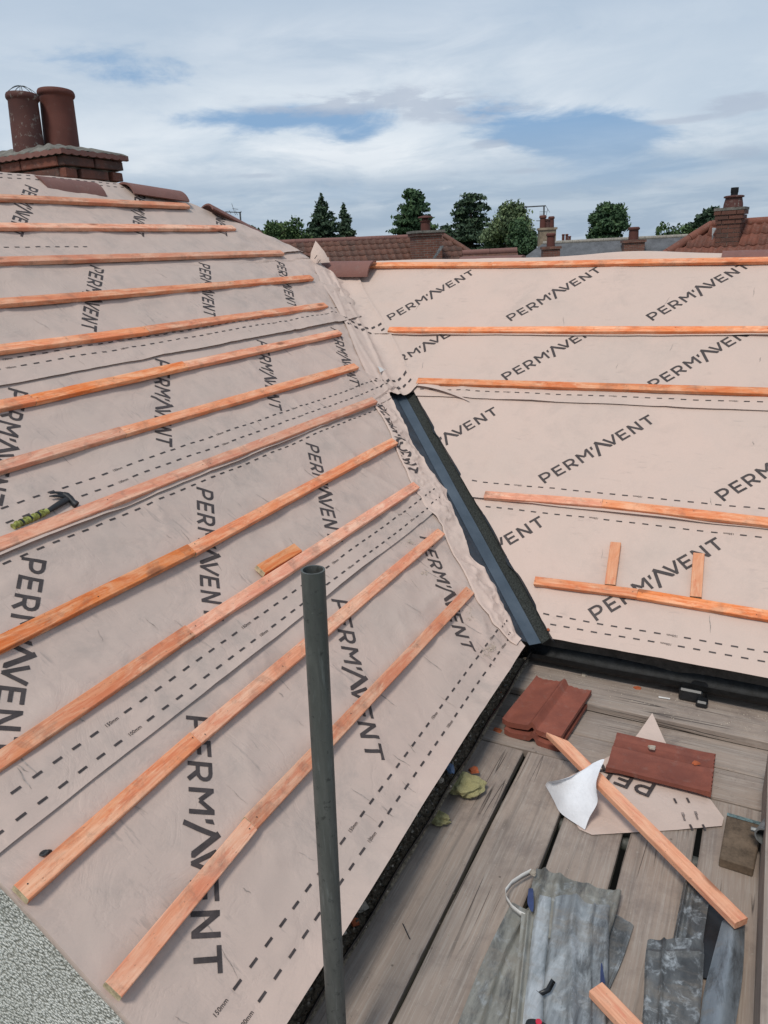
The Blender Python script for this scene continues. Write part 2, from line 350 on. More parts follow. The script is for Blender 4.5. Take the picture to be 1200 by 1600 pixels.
block_m = plain('dark_wood_block', (.125, .090, .062), .85, var=.3, scale=14, bump=.002)
wall_low = plain('shade_toned_wall', (.045, .038, .032), .9, var=.2, scale=3)  # near-black colour stands in for shade seen through the deck gaps
slate_m = plain('grey_slate', (.105, .108, .115), .8, var=.22, scale=2.2, bump=.01, bscale=9)
render_w = plain('pale_render', (.52, .48, .42), .9, var=.06, scale=2)
alu_m = plain('aerial_aluminium', (.10, .105, .11), .6, metal=.3)
grass_m = plain('ground_grass', (.055, .075, .028), .95, var=.3, scale=.15)
conc_m = plain('flaunching_mortar', (.165, .155, .135), .95, var=.35, scale=12, bump=.006, bscale=60)
glass_m = plain('dark_window_glass', (.03, .035, .04), .15, var=.1)
def leafmat(name, c):
    def fn(t, b):
        tc = t.new('ShaderNodeTexCoord').outputs['Object']
        n = t.noise(tc, .9, 4, .6); g = t.noise(tc, 5, 3, .6)
        f = t.math('ADD', t.math('MULTIPLY', n, .5), t.math('MULTIPLY', g, .5))
        t.set(b.inputs['Base Color'], t.ramp(f, [(.35, tuple(x*.6 for x in c)), (.5, c), (.64, (c[0]*2.0, c[1]*1.7, c[2]*1.4))]))
        b.inputs['Roughness'].default_value = .7; b.inputs['Specular IOR Level'].default_value = .2
    return material(name, fn)
leaf_dark = leafmat('dark_conifer_needles', (.048, .080, .048)); leaf_mid = leafmat('oak_leaves', (.080, .130, .055))
leaf_deep = leafmat('deep_green_leaves', (.056, .102, .050)); leaf_pale = leafmat('willow_leaves', (.12, .165, .085))
bark = plain('tree_bark', (.075, .058, .045), .9, var=.3, scale=6)

# ---------------------------------------------------------------- object helpers
def tag(o, label=None, cat=None, group=None, kind=None):
    if label: o['label'] = label
    if cat: o['category'] = cat
    if group: o['group'] = group
    if kind: o['kind'] = kind
    return o
def empty(name, loc=(0, 0, 0), label=None, cat=None, group=None, kind=None):
    o = bpy.data.objects.new(name, None); COL.objects.link(o); o.location = loc; o.empty_display_size = .1
    return tag(o, label, cat, group, kind)
def link(name, me, parent=None, mats=None, matrix=None):
    if mats is not None:
        for m in (mats if isinstance(mats, (list, tuple)) else [mats]):
            me.materials.append(m)
    o = bpy.data.objects.new(name, me); COL.objects.link(o)
    if matrix is not None: o.matrix_world = matrix
    if parent:
        o.parent = parent
        pl = parent
        inv = Matrix.Identity(4)
        acc = Matrix.Identity(4)
        while pl: acc = pl.matrix_basis @ acc if pl.parent is None else pl.matrix_parent_inverse @ pl.matrix_basis @ acc; pl = pl.parent
        o.matrix_parent_inverse = acc.inverted()
    return o
def mesh(name, verts, faces, smooth=False, mi=None):
    me = bpy.data.meshes.new(name)
    me.from_pydata([tuple(map(float, v)) for v in verts], [], [tuple(map(int, f)) for f in faces]); me.update()
    if smooth: me.polygons.foreach_set('use_smooth', [True]*len(me.polygons))
    if mi is not None: me.polygons.foreach_set('material_index', list(map(int, mi)))
    return me
def from_bm(name, bm, smooth=False):
    me = bpy.data.meshes.new(name); bm.to_mesh(me); bm.free()
    if smooth: me.polygons.foreach_set('use_smooth', [True]*len(me.polygons))
    return me
def frame(o, x, z):
    """matrix with origin o, local x axis along x, local z near z"""
    x = Vector(x).normalized(); z = Vector(z); y = z.cross(x).normalized(); z = x.cross(y)
    m = Matrix((x, y, z)).transposed().to_4x4(); m.translation = Vector(o); return m
def vnoise(x, y, seed=0):
    x = np.asarray(x, float); y = np.asarray(y, float)
    xi = np.floor(x).astype(np.int64); yi = np.floor(y).astype(np.int64)
    fx = x-xi; fy = y-yi; fx = fx*fx*(3-2*fx); fy = fy*fy*(3-2*fy)
    def h(a, b):
        n = (a*374761393+b*668265263+seed*1442695041) & 0x7fffffff
        n = ((n ^ (n >> 13))*1274126177) & 0x7fffffff
        return ((n ^ (n >> 16)) & 0xffff)/65535.0
    return (h(xi, yi)*(1-fx)+h(xi+1, yi)*fx)*(1-fy)+(h(xi, yi+1)*(1-fx)+h(xi+1, yi+1)*fx)*fy
def fbm(x, y, seed=0, o=4):
    r = 0; a = .5
    for i in range(o): r = r+a*(vnoise(x*2**i, y*2**i, seed+i*7)-.5); a *= .5
    return r
def box_bm(bm, c, s, rot=None, bev=0):
    m = Matrix.Translation(Vector(c)) @ (rot.to_4x4() if rot else Matrix.Identity(4)) @ Matrix.Diagonal((s[0], s[1], s[2], 1))
    r = bmesh.ops.create_cube(bm, size=1, matrix=m)
    if bev:
        es = list({e for v in r['verts'] for e in v.link_edges})
        bmesh.ops.bevel(bm, geom=es, offset=bev, segments=1, affect='EDGES')
def box(name, c, s, m, parent=None, rot=None, bev=0):
    bm = bmesh.new(); box_bm(bm, (0, 0, 0), s, None, bev)
    mm = Matrix.Translation(Vector(c)) @ (rot.to_4x4() if rot else Matrix.Identity(4))
    return link(name, from_bm(name, bm), parent, m, mm)
def tube_me(name, p0, p1, r0, r1=None, n=20, inner=None, rings=1):
    r1 = r0 if r1 is None else r1
    p0, p1 = Vector(p0), Vector(p1); d = (p1-p0).normalized(); a = d.orthogonal().normalized(); b = d.cross(a)
    V = []; F = []
    prof = [(i/rings, r0+(r1-r0)*i/rings) for i in range(rings+1)]
    if inner: prof = [(0, inner)]+prof+[(1, inner)]+[(1-.15, inner)]
    for q, r in prof:
        for k in range(n):
            an = 2*math.pi*k/n; V.append(p0+(p1-p0)*q+(a*math.cos(an)+b*math.sin(an))*r)
    for i in range(len(prof)-1):
        for k in range(n): F.append((i*n+k, i*n+(k+1) % n, (i+1)*n+(k+1) % n, (i+1)*n+k))
    if not inner: F.append(tuple(range(n))[::-1]); F.append(tuple((len(prof)-1)*n+k for k in range(n)))
    else: F.append(tuple((len(prof)-1)*n+k for k in range(n)))
    return mesh(name, V, F, False)
def smooth_by_angle(me, ang=.7):
    me.polygons.foreach_set('use_smooth', [True]*len(me.polygons))
    try: me.set_sharp_from_angle(angle=ang)
    except Exception: pass
    return me
def lathe(name, prof, n=36, wob=0):
    V = []; F = []
    for i, (r, z) in enumerate(prof):
        for k in range(n):
            a = 2*math.pi*k/n; V.append((r*math.cos(a)*(1+wob*math.sin(a*2+1)), r*math.sin(a), z))
    for i in range(len(prof)-1):
        for k in range(n): F.append((i*n+k, i*n+(k+1) % n, (i+1)*n+(k+1) % n, (i+1)*n+k))
    F.append(tuple(range(n))[::-1]); F.append(tuple((len(prof)-1)*n+k for k in range(n)))
    return smooth_by_angle(mesh(name, V, F))

# ---------------------------------------------------------------- ground
def ground():
    V = [(-900, -900, -5.4), (900, -900, -5.4), (900, 900, -5.4), (-900, 900, -5.4)]
    tag(link('ground', mesh('ground', V, [(0, 1, 2, 3)]), None, grass_m), kind='structure')
ground()

# ---------------------------------------------------------------- the house
house = empty('house', (2.5, 2.0, -5.4), 'brick and roughcast house with two roof slopes stripped to beige membrane and orange battens', 'house')
PL = lambda a, s, h=0.: np.stack([a+0*s, s*CP-h*SP+0*a, s*SP+ZL+h*CP+0*a], -1)
PR = lambda a, s, h=0.: np.stack([s*CP-h*SP+0*a, -a+0*s, s*SP+ZR+h*CP+0*a], -1)

def wrL(a, s):
    v = a-s*CP-2.31                      # plan distance from the valley line, negative on this slope
    near = np.exp(-(v/.38)**2); nf = np.exp(-(v/.9)**2)
    h = .026*fbm(a*1.6, s*2.2, 3)+.016*fbm(a*3.6+s*2, s*4.5, 9)
    rg = 1-np.abs(fbm(a*2.6+s*1.1, s*2.6-a*.6, 21, 3))*5; h = h+.0105*np.clip(rg, 0, 1)**3*(.5+1.2*nf)
    rg2 = 1-np.abs(fbm(a*7, s*7, 31, 3))*6; h = h+.0036*np.clip(rg2, 0, 1)**2*(.35+1.6*near+.5*nf)
    h = h+near*.034*np.abs(fbm(a*4, s*6, 41, 3))
    fl = np.exp(-((v+.20)/.016)**2)*.007*(s < 3.2)        # fold line of the strip dressed towards the trough
    h = h+fl+np.exp(-((v+.12)/.10)**2)*.010*np.clip(1-np.abs(fbm(a*9+s*2, s*12, 47, 3))*5, 0, 1)
    h = h+np.clip(1.168-s, 0, 1)*.34
    c = np.exp(-(((a-3.55)/.28)**2+((s-1.30)/.30)**2))     # slack bay by the foot of the valley
    h = h-.020*c+.046*c*np.clip(1-np.abs(fbm(a*4+s*3, s*4, 55, 3))*5, 0, 1)+.018*c*fbm(a*7, s*7, 58, 3)
    return h+.012
def wrR(a, s):
    v = -a-(s*CP-2.31); nf = np.exp(-(v/.5)**2)
    h = .026*fbm(a*1.3, s*1.9, 63)+.012*fbm(a*4, s*4, 69)
    rg = 1-np.abs(fbm(a*1.8-s, s*2.2+a*.5, 71, 3))*5; h = h+.006*np.clip(rg, 0, 1)**3*(.4+1.5*nf)
    rg2 = 1-np.abs(fbm(a*6, s*6, 81, 3))*6; h = h+.002*np.clip(rg2, 0, 1)**2*(.2+1.5*nf)
    return h+.012

# sheet courses: [lower edge, upper edge]
SHL = [(1.10, 2.05), (1.885, 2.83), (2.665, 3.61), (3.44, 4.40), (4.30, 5.235)]
SHR = [(3.915, 4.86), (4.70, 5.64), (5.485, 6.26), (6.085, 6.945)]
def seam(SH, k, a, side):
    """lower edge of sheet k with its unevenness"""
    e = SH[k][0]+.010*fbm(a*1.5, a*0+k*3.3+side*9, 5, 3)
    if side == 0 and k == 0: e = e-.004*np.sin(a*2.1)
    return e
def lift(SH, k, a, s, side):
    e = SH[k][0]
    d = s-e
    base = .007*np.clip(1-d/.30, 0, 1)
    curl = (.002+.012*np.clip(vnoise(a*2.3, a*0+k*5+side, 17)-.45, 0, 1)*1.8)*np.exp(-np.clip(d, 0, 9)/.035)
    if k == 0: base = base*0; curl = curl*.6
    return base+curl
def surfL(k, a, s): return wrL(a, s)+lift(SHL, k, a, s, 0)
def surfR(k, a, s): return wrR(a, s)+lift(SHR, k, a, s, 1)

# outline of the near slope beside the valley, measured on the slope
vl_px = [(807, 1003), (798, 985), (783, 952), (771, 928), (757, 905), (744, 889), (736, 878), (725, 857), (716, 835), (700, 802), (695, 780), (694, 772), (672, 745), (652, 714), (642, 696), (630, 671), (616, 640), (603, 616)]
vl = sorted([(Lc(x, y, .014)[1], Lc(x, y, .014)[0]) for x, y in vl_px])
vl_s = np.array([q[0] for q in vl]); vl_a = np.array([q[1] for q in vl])
hip = sorted([(Lc(x, y)[1], Lc(x, y)[0]) for x, y in [(212, 292), (285, 315), (360, 347), (420, 374), (462, 394), (487, 408)]])
def edgeL(s):
    s = np.asarray(s, float)
    v = np.interp(s, vl_s, vl_a, left=None)
    v = np.where(s < vl_s[0], vl_a[0]+(s-vl_s[0])*CP, v)
    up = s*CP+2.31-.015
    v = np.where(s > vl_s[-1], up, v)
    hs = np.array([q[0] for q in hip]); ha = np.array([q[1] for q in hip])
    hv = np.interp(s, hs, ha)
    return np.where(s > hs[0], np.minimum(hv, np.maximum(up, hv)), v)
vr_px = [(862, 1000), (850, 976), (836, 949), (813, 906), (784, 858), (765, 823), (744, 787), (721, 747), (703, 716), (684, 682), (664, 646), (646, 611)]
vr = sorted([(Rc(x, y, .014)[1], Rc(x, y, .014)[0]) for x, y in vr_px])
vr_s = np.array([q[0] for q in vr]); vr_a = np.array([q[1] for q in vr])
def edgeR(s):
    s = np.asarray(s, float)
    v = np.interp(s, vr_s, vr_a)
    v = np.where(s < vr_s[0], vr_a[0], v)
    return np.where(s > vr_s[-1], -(s*CP-2.31)+.02, v)
def ridge_x(y): return 5.635+.030*np.asarray(y)
def sheet(side, k, a_lo, a_hi, step=.016, extra_lo=0):
    SH, P, surf = (SHL, PL, surfL) if side == 0 else (SHR, PR, surfR)
    lo, hiE = SH[k]
    nr = int((hiE-lo)/step)+1
    rows = []
    ncol = int(4.8/step) if side == 0 else int(5.0/step)
    for i in range(nr+1):
        q = i/nr; s0 = lo+(hiE-lo)*q
        A0 = float(np.max(a_lo(s0))); A1 = float(a_hi(s0))
        aa = np.linspace(A0, A1, ncol+1)
        ss = s0+(seam(SH, k, aa, side)-lo)*(1-q)
        if side == 1 and k == 3: ss = ss+q*(ridge_x(-aa)/CP-6.945)
        rows.append(P(aa, ss, surf(k, aa, ss)))
    V = np.concatenate(rows); n = ncol+1
    idx = np.arange(nr*ncol); r, c = idx//ncol, idx % ncol
    F = np.stack([r*n+c, r*n+c+1, (r+1)*n+c+1, (r+1)*n+c], -1)
    if k == 0:       # eaves lip turned down into the gutter
        pass
    return mesh('membrane_sheet', V, F, True)
verge = lambda s: .795+.012*fbm(np.array(s)*3, np.array(0.), 77)
sheets = {}
def addsheet(side, k, me, mat_, label):
    o = link('membrane_sheet', me, house, mat_); o['label'] = label; sheets[(side, k)] = o; return o
namesL = ['eaves membrane sheet of the left slope, dusty beige', 'second membrane sheet up the left slope', 'third membrane sheet up the left slope, a hammer lying on it',
          'fourth membrane sheet up the left slope', 'topmost membrane sheet of the left slope below the chimney']
namesR = ['eaves membrane sheet of the right slope', 'second membrane sheet up the right slope', 'third membrane sheet up the right slope', 'topmost membrane sheet of the right slope']
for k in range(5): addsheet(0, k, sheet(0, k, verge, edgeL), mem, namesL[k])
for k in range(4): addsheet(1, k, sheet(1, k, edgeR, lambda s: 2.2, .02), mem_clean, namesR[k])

# print on the sheets --------------------------------------------------
def stroke(p, q, w):
    p = np.array(p, float); q = np.array(q, float); d = (q-p)/np.linalg.norm(q-p); n = np.array((-d[1], d[0]))*w/2
    return [p-n, q-n, q+n, p+n]
TH = .165
def glyphs():
    """polygons of the printed word, height 1, cut as quads in word space"""
    G = []; x = 0; T = TH; h = T/2
    def S(p, q, w=T): G.append(stroke((x+p[0], p[1]), (x+q[0], q[1]), w))
    def arc(cx, cy, rx, ry, a0, a1, n=7):
        for i in range(n):
            b0 = a0+(a1-a0)*i/n-.03; b1 = a0+(a1-a0)*(i+1)/n+.03
            o = [(x+cx+rx*math.cos(b), cy+ry*math.sin(b)) for b in (b0, b1)]; ii = [(x+cx+(rx-T)*math.cos(b), cy+(ry-T)*math.sin(b)) for b in (b1, b0)]
            G.append([np.array(v) for v in o+ii])
    def Pp():
        S((h, 0), (h, 1)); S((T*.9, 1-h), (.42, 1-h)); S((T*.9, .40), (.42, .40)); arc(.42, .66, .34, .34, -math.pi/2, math.pi/2)
    Pp(); x += .98
    def Ee(): S((h, 0), (h, 1)); S((T*.9, 1-h), (.66, 1-h)); S((T*.9, .5), (.60, .5)); S((T*.9, h), (.68, h))
    Ee(); x += .90
    Pp(); S((.40, .36), (.70, 0), T*1.05); x += 1.0
    S((h, 0), (h, 1)); S((h*.9, .96), (.46, .42), T); S((.46, .42), (.84, .96), T); S((.86, 0), (.86, 1)); x += 1.08
    G.append([np.array((x+.02, .62)), np.array((x+.15, .66)), np.array((x+.20, .98)), np.array((x+.02, .92))])
    x += .10
    S((.06, -.22), (.50, 1.10), T*1.15); S((.42, 1.14), (1.12, .12), T*1.35); S((1.06, .13), (1.22, .13), T*.9); x += .92
    S((.10, 1.0), (.50, .06), T); S((.46, .06), (.84, 1.0), T); x += 1.0
    Ee(); x += .92
    S((h, 0), (h, 1)); S((h, .96), (.66, .04), T); S((.70, 0), (.70, 1)); x += 1.0
    S((0, 1-h), (.76, 1-h)); S((.38, .05), (.38, 1-T*.8)); x += .76
    return G, x
GL, GW = glyphs()
def subdiv_quad(q, mx=.2):
    l1 = max(np.linalg.norm(q[1]-q[0]), np.linalg.norm(q[2]-q[3])); l2 = max(np.linalg.norm(q[3]-q[0]), np.linalg.norm(q[2]-q[1]))
    n1 = max(1, int(math.ceil(l1/mx))); n2 = max(1, int(math.ceil(l2/mx)))
    V = []; F = []
    for i in range(n1+1):
        for j in range(n2+1):
            u, v = i/n1, j/n2; V.append((q[0]*(1-u)+q[1]*u)*(1-v)+(q[3]*(1-u)+q[2]*u)*v)
    for i in range(n1):
        for j in range(n2): F.append((i*(n2+1)+j, (i+1)*(n2+1)+j, (i+1)*(n2+1)+j+1, i*(n2+1)+j+1))
    return V, F
def polys_to_mesh(polys, fmap, height, mx, mask=None):
    V = []; F = []
    for q in polys:
        v, f = subdiv_quad(q, mx); b = len(V); V += v; F += [tuple(b+i for i in g) for g in f]
    V = np.array(V); A, S_ = fmap(V[:, 0], V[:, 1])
    if mask is not None:
        ok = mask(A, S_); F = [g for g in F if all(ok[i] for i in g)]
    return A, S_, F
H = .077; WD = .735                     # letter height, word length
def word(side, k, a, s, H=H, WD=WD):
    d = (-1/math.sqrt(2), -1/math.sqrt(2)) if side == 0 else (1/math.sqrt(2), 1/math.sqrt(2))
    up = (-d[1], d[0]); sx = WD/GW
    def fmap(x, y):
        xx = x*sx-.036; yy = (y-.5)*H
        return a+d[0]*xx+up[0]*yy, s+d[1]*xx+up[1]*yy
    SH = SHL if side == 0 else SHR
    if side == 0: mask = lambda A, S: (A > .80) & (A < edgeL(S)-.002) & (S < SH[k][1]-.004) & (S > SH[k][0]+.012)
    else: mask = lambda A, S: (A > edgeR(S)+.002) & (S < SH[k][1]-.004) & (S > SH[k][0]+.012) & (A < 2.1)
    A, S_, F = polys_to_mesh(GL, fmap, 1, .17, mask)
    if not F: return
    surf, P = (surfL, PL) if side == 0 else (surfR, PR)
    used = sorted({i for f in F for i in f}); rm = {o: n for n, o in enumerate(used)}
    V = P(A[used], S_[used], surf(k, A[used], S_[used])+.0016)
    link('printed_word', mesh('printed_word', V, [tuple(rm[i] for i in f) for f in F], True), sheets[(side, k)], ink)
WL = {0: [(1.483, 1.813), (2.378, 1.815), (3.222, 1.785)], 1: [(1.482, 2.585), (2.348, 2.574), (3.21, 2.565)],
      2: [(2.04, 3.38), (2.905, 3.385), (3.77, 3.38), (4.62, 3.36)], 3: [(3.206, 4.213), (4.111, 4.19), (4.992, 4.18), (2.33, 4.2)], 4: [(3.44, 5.06), (4.36, 5.06), (5.22, 5.06), (2.52, 5.06)]}
for k, l in WL.items():
    for a, s in l: word(0, k, a, s)
WR = {0: [(-.611, 4.104), (-1.50, 4.11), (.30, 4.10)], 1: [(-1.054, 4.904), (-.129, 4.90), (-1.985, 4.905), (.79, 4.9)],
      2: [(-2.418, 5.735), (-1.494, 5.703), (-.583, 5.68), (.33, 5.68)], 3: [(-2.556, 6.30), (-1.617, 6.279), (-.686, 6.276), (.24, 6.28), (-3.58, 6.30)]}
for k, l in WR.items():
    for a, s in l: word(1, k, a, s)

# small measurement print made from the built-in font
def text2d(txt):
    cu = bpy.data.curves.new('t', 'FONT'); cu.body = txt; cu.size = 1; cu.resolution_u = 2; cu.offset = .012
    ob = bpy.data.objects.new('t', cu); COL.objects.link(ob)
    dg = bpy.context.evaluated_depsgraph_get(); me = bpy.data.meshes.new_from_object(ob.evaluated_get(dg))
    V = np.array([v.co[:2] for v in me.vertices]); F = [tuple(p.vertices) for p in me.polygons]
    bpy.data.objects.remove(ob); bpy.data.curves.remove(cu); bpy.data.meshes.remove(me)
    return V, F
T150, T100 = text2d('150mm'), text2d('100mm')
def dashes(side, k, lines, dl=.030, dw=.0075, pitch=.0655, a0=-9, a1=9, every=10, ph=0.0):
    """rows of printed dashes; every so often the printed lap measure takes a dash's place"""
    surf, P, edge = (surfL, PL, edgeL) if side == 0 else (surfR, PR, edgeR)
    V = []; F = []
    lo, hi_ = (.81, 5.6) if side == 0 else (-3.9, 2.15)
    for s, txt, off in lines:
        n = int((hi_-lo)/pitch)
        for i in range(n):
            a = lo+i*pitch+off
            e = float(edge(s))
            if (side == 0 and (a+dl > e-.01 or a < .81)) or (side == 1 and a < e+.01): continue
            if a < a0 or a > a1: continue
            if txt is not None and (i+int(ph)) % every == 3:
                TV, TF = txt
                X = (TV[:, 0]-1.5)*.0165; Y = (TV[:, 1]-.35)*.0165
                if side == 0: A = a+.015+X; S = s+Y
                else: A = a+.015-X; S = s-Y
                b = len(V); V += list(P(A, S, surf(k, A, S)+.0016)); F += [tuple(b+j for j in f) for f in TF]
                continue
            A = np.array([a, a+dl/2, a+dl, a+dl, a+dl/2, a]); S = s+dw*np.array([-.5, -.5, -.5, .5, .5, .5])
            b = len(V); V += list(P(A, S, surf(k, A, S)+.0016)); F += [(b, b+1, b+4, b+5), (b+1, b+2, b+3, b+4)]
    if F:
        o = link('lap_marks', mesh('lap_marks', V, F), sheets[(side, k)], ink); o['kind'] = 'stuff'
dashes(0, 0, [(1.180, T100, .02), (1.246, T150, .0)], ph=1)
dashes(0, 1, [(1.925, T100, .03), (1.990, T150, .0)], ph=6)
dashes(0, 2, [(2.785, T100, .0), (2.850, T150, .03)], ph=4)
dashes(0, 1, [(2.64, None, .01)], ph=2)
dashes(0, 3, [(3.545, T100, .0), (3.605, T150, .03)], ph=3)
dashes(0, 4, [(4.435, None, .0)], a1=3.3)
dashes(0, 4, [(5.175, None, .0), (5.215, None, .03)])
dashes(1, 0, [(3.992, T100, .0), (4.040, T150, .02)], ph=8)
dashes(1, 1, [(4.822, T150, .0)], ph=2)
dashes(1, 0, [(4.652, T150, .0)], ph=5)
dashes(1, 2, [(5.55, T100, .0), (5.612, T150, .02)], ph=6)

# apron laid up the valley ---------------------------------------------------------
def apron():
    lp = [(600, 617), (575, 590), (556, 548), (540, 508), (520, 470), (500, 440), (487, 412)]
    rp = [(655, 604), (634, 568), (621, 540), (607, 514), (590, 487), (570, 455), (553, 412)]
    L = [onL(x, y, .02) for x, y in lp]; R = [onR(x, y, .02) for x, y in rp]
    n, m = 90, 34; V = []; F = []
    for i in range(n+1):
        q = i/n*6; j = min(int(q), 5); f = q-j
        l = L[j]*(1-f)+L[j+1]*f; r = R[j]*(1-f)+R[j+1]*f
        for c in range(m+1):
            u = c/m; x, y = l[0]*(1-u)+r[0]*u, l[1]*(1-u)+r[1]*u
            za, zb = TP*y+ZL, TP*x+ZR
            k = .05; hh = max(k-abs(za-zb), 0)/k; z = max(za, zb)+hh*hh*k*.25
            z += .030+.014*float(fbm(np.array(x*4), np.array(y*4), 91, 3))
            z += .010*max(0, 1-abs(float(fbm(np.array(x*7+y*3), np.array(y*5), 95, 3)))*6)*(.4+.6*math.sin(u*math.pi))
            z += .014*math.exp(-((u-.46)/.05)**2)*(1-.4*math.sin(i*.13))+.010*math.exp(-((u-.97)/.03)**2)+.008*math.exp(-((u-.2-.08*math.sin(i*.1))/.04)**2)          # fold running up it
            if i < 6: z += .010*(1-i/6)*(.5+.8*math.sin(u*5)**2)
            if u > .9: z -= .006*(u-.9)/.1
            if u < .05: z -= .004
            V.append((x, y, z))
    for i in range(n):
        for c in range(m): F.append((i*(m+1)+c, i*(m+1)+c+1, (i+1)*(m+1)+c+1, (i+1)*(m+1)+c))
    o = link('valley_apron', mesh('valley_apron', V, F, True), house, mem_clean); o['label'] = 'creased membrane strip laid up the top of the valley'
    # its print: short dashes
    def P(u, q, dz=.003):
        i = q*n; c = u*m; i0 = min(int(i), n-1); c0 = min(int(c), m-1); fi, fc = i-i0, c-c0
        g = lambda a, b: np.array(V[a*(m+1)+b])
        p = g(i0, c0)*(1-fi)*(1-fc)+g(i0+1, c0)*fi*(1-fc)+g(i0, c0+1)*(1-fi)*fc+g(i0+1, c0+1)*fi*fc
        return p+np.array((0, 0, dz))
    DV = []; DF = []
    for q0 in (.055, .115, .50, .545):
        for j in range(6):
            u = .06+j*.155; b = len(DV)
            DV += [P(u, q0), P(u+.085, q0+.004), P(u+.085, q0+.018), P(u, q0+.014)]; DF.append((b, b+1, b+2, b+3))
    k = link('lap_marks', mesh('lap_marks', DV, DF), o, ink); k['kind'] = 'stuff'
    # loose corner of the apron lying over the right slope
    e0 = Rc(640, 602, .02); e1 = Rc(655, 606, .02); e2 = Rc(732, 628, .02); e3 = Rc(700, 600, .02)
    V = []; F = []; n = 14
    top = [(Rc(648+(735-648)*i/n, 590+38*(i/n)**1.2, .02)) for i in range(n+1)]
    bot = [(Rc(640+(732-640)*i/n, 604+(24+0)*(i/n)**1.35, .02)) for i in range(n+1)]
    for i in range(n+1):
        for j in range(5):
            q = j/4; a = top[i][0]*(1-q)+bot[i][0]*q; s = top[i][1]*(1-q)+bot[i][1]*q
            h = .030+.022*q*math.sin(i/n*math.pi)*(1-.3*i/n); V.append(PR(np.array(a), np.array(s), h))
    for i in range(n):
        for j in range(4): F.append((i*5+j, (i+1)*5+j, (i+1)*5+j+1, i*5+j+1))
    o2 = link('apron_flap', mesh('apron_flap', V, F, True), house, mem_clean)
    # upright torn point at the head of the valley
    a = far(484, 412, 6.42); b = far(516, 410, 6.42); c = far(493, 376, 6.50); d = far(499, 398, 6.40)
    V = [a, (a+c)/2+np.array((-.01, .01, 0)), c, (b+c)/2+np.array((.0, -.015, .0)), b, (a+b)/2+np.array((-.02, -.03, 0)), d]
    F = [(0, 6, 1), (1, 6, 2), (2, 6, 3), (3, 6, 4), (4, 6, 5), (5, 6, 0)]
    o3 = link('torn_point', mesh('torn_point', V, F, True), house, mem_clean)
    DV = []; DF = []
    for x, y in ((493, 401), (498, 408)):
        q = [far(x-2, y+3, 6.385), far(x-1, y+3.6, 6.385), far(x+3, y-2, 6.385), far(x+2, y-2.6, 6.385)]; bb = len(DV); DV += q; DF.append((bb, bb+1, bb+2, bb+3))
    kk = link('lap_marks', mesh('lap_marks', DV, DF), o3, ink); kk['kind'] = 'stuff'
apron()

def dressed_strip():
    bd = [(585, 628), (612, 680), (650, 765), (672, 800), (690, 822), (712, 870), (735, 922), (770, 975), (803, 1006)]
    q = sorted([(Lc(x, y, .03)[1], Lc(x, y, .03)[0]) for x, y in bd]); qs = np.array([p[0] for p in q]); qa = np.array([p[1] for p in q])
    s0, s1 = 1.135, 2.70; nr, nc = 210, 30; V = []
    def lim(s_):
        a1 = edgeL(s_)+.006; return np.minimum(np.interp(s_, qs, qa)+.012*fbm(s_*5, s_*0+3., 66, 2), a1-.03), a1
    def hs(a, s_):
        a0, a1 = lim(s_); u = np.clip((a-a0)/(a1-a0), 0, 1)
        h = wrL(a, s_)+.010+.002*np.exp(-(u/.10)**2)+.012*np.clip(1-np.abs(fbm(a*11+s_*3, s_*13, 68, 3))*6, 0, 1)**2*np.sin(u*math.pi)+.012*fbm(a*5, s_*7, 69, 3)*np.sin(u*math.pi)
        return h+.010*np.exp(-((s_-1.86)/.03)**2)
    for i in range(nr+1):
        s_ = np.full(nc+1, s0+(s1-s0)*i/nr); a0, a1 = lim(s_); a = a0+(a1-a0)*np.linspace(0, 1, nc+1)
        h = hs(a, s_); h[0] -= .006
        V += list(PL(a, s_, h))
    F = [(i*(nc+1)+j, i*(nc+1)+j+1, (i+1)*(nc+1)+j+1, (i+1)*(nc+1)+j) for i in range(nr) for j in range(nc)]
    o = link('valley_apron', mesh('valley_apron', V, F, True), house, mem_clean); o['label'] = 'crumpled pale membrane strip along the left edge of the trough'
    DV = []; DF = []
    for s_, n_ in ((1.93, 3), (1.99, 3), (1.235, 3), (1.19, 2), (2.60, 2), (2.66, 2)):
        i = int((s_-s0)/(s1-s0)*nr)
        for k in range(n_):
            j = 5+k*6; b = len(DV); up = np.array((0, 0, .0025))
            DV += [V[i*(nc+1)+j]+up, V[i*(nc+1)+j+2]+up, V[(i+1)*(nc+1)+j+2]+up, V[(i+1)*(nc+1)+j]+up]; DF.append((b, b+1, b+2, b+3))
    k = link('lap_marks', mesh('lap_marks', DV, DF), o, ink); k['kind'] = 'stuff'
    # the printed word crumpled along with the strip
    d = nrm((-.40, -.50)); up = (-d[1], d[0]); sx = .66/GW
    def fmap(x, y):
        xx = x*sx; yy = (y-.5)*.075
        A = 4.10+d[0]*xx+up[0]*yy; S = 2.655+d[1]*xx+up[1]*yy
        return A+.010*np.sin(S*70), S+.012*np.sin(A*75)
    A, S_, F = polys_to_mesh(GL, fmap, 1, .10, lambda A, S: (A > lim(S)[0]+.004) & (A < lim(S)[1]-.004))
    used = sorted({i for f in F for i in f}); rm = {o_: n_ for n_, o_ in enumerate(used)}
    if F: link('printed_word', mesh('printed_word', PL(A[used], S_[used], hs(A[used], S_[used])+.003), [tuple(rm[i] for i in f) for f in F], True), o, ink)
dressed_strip()
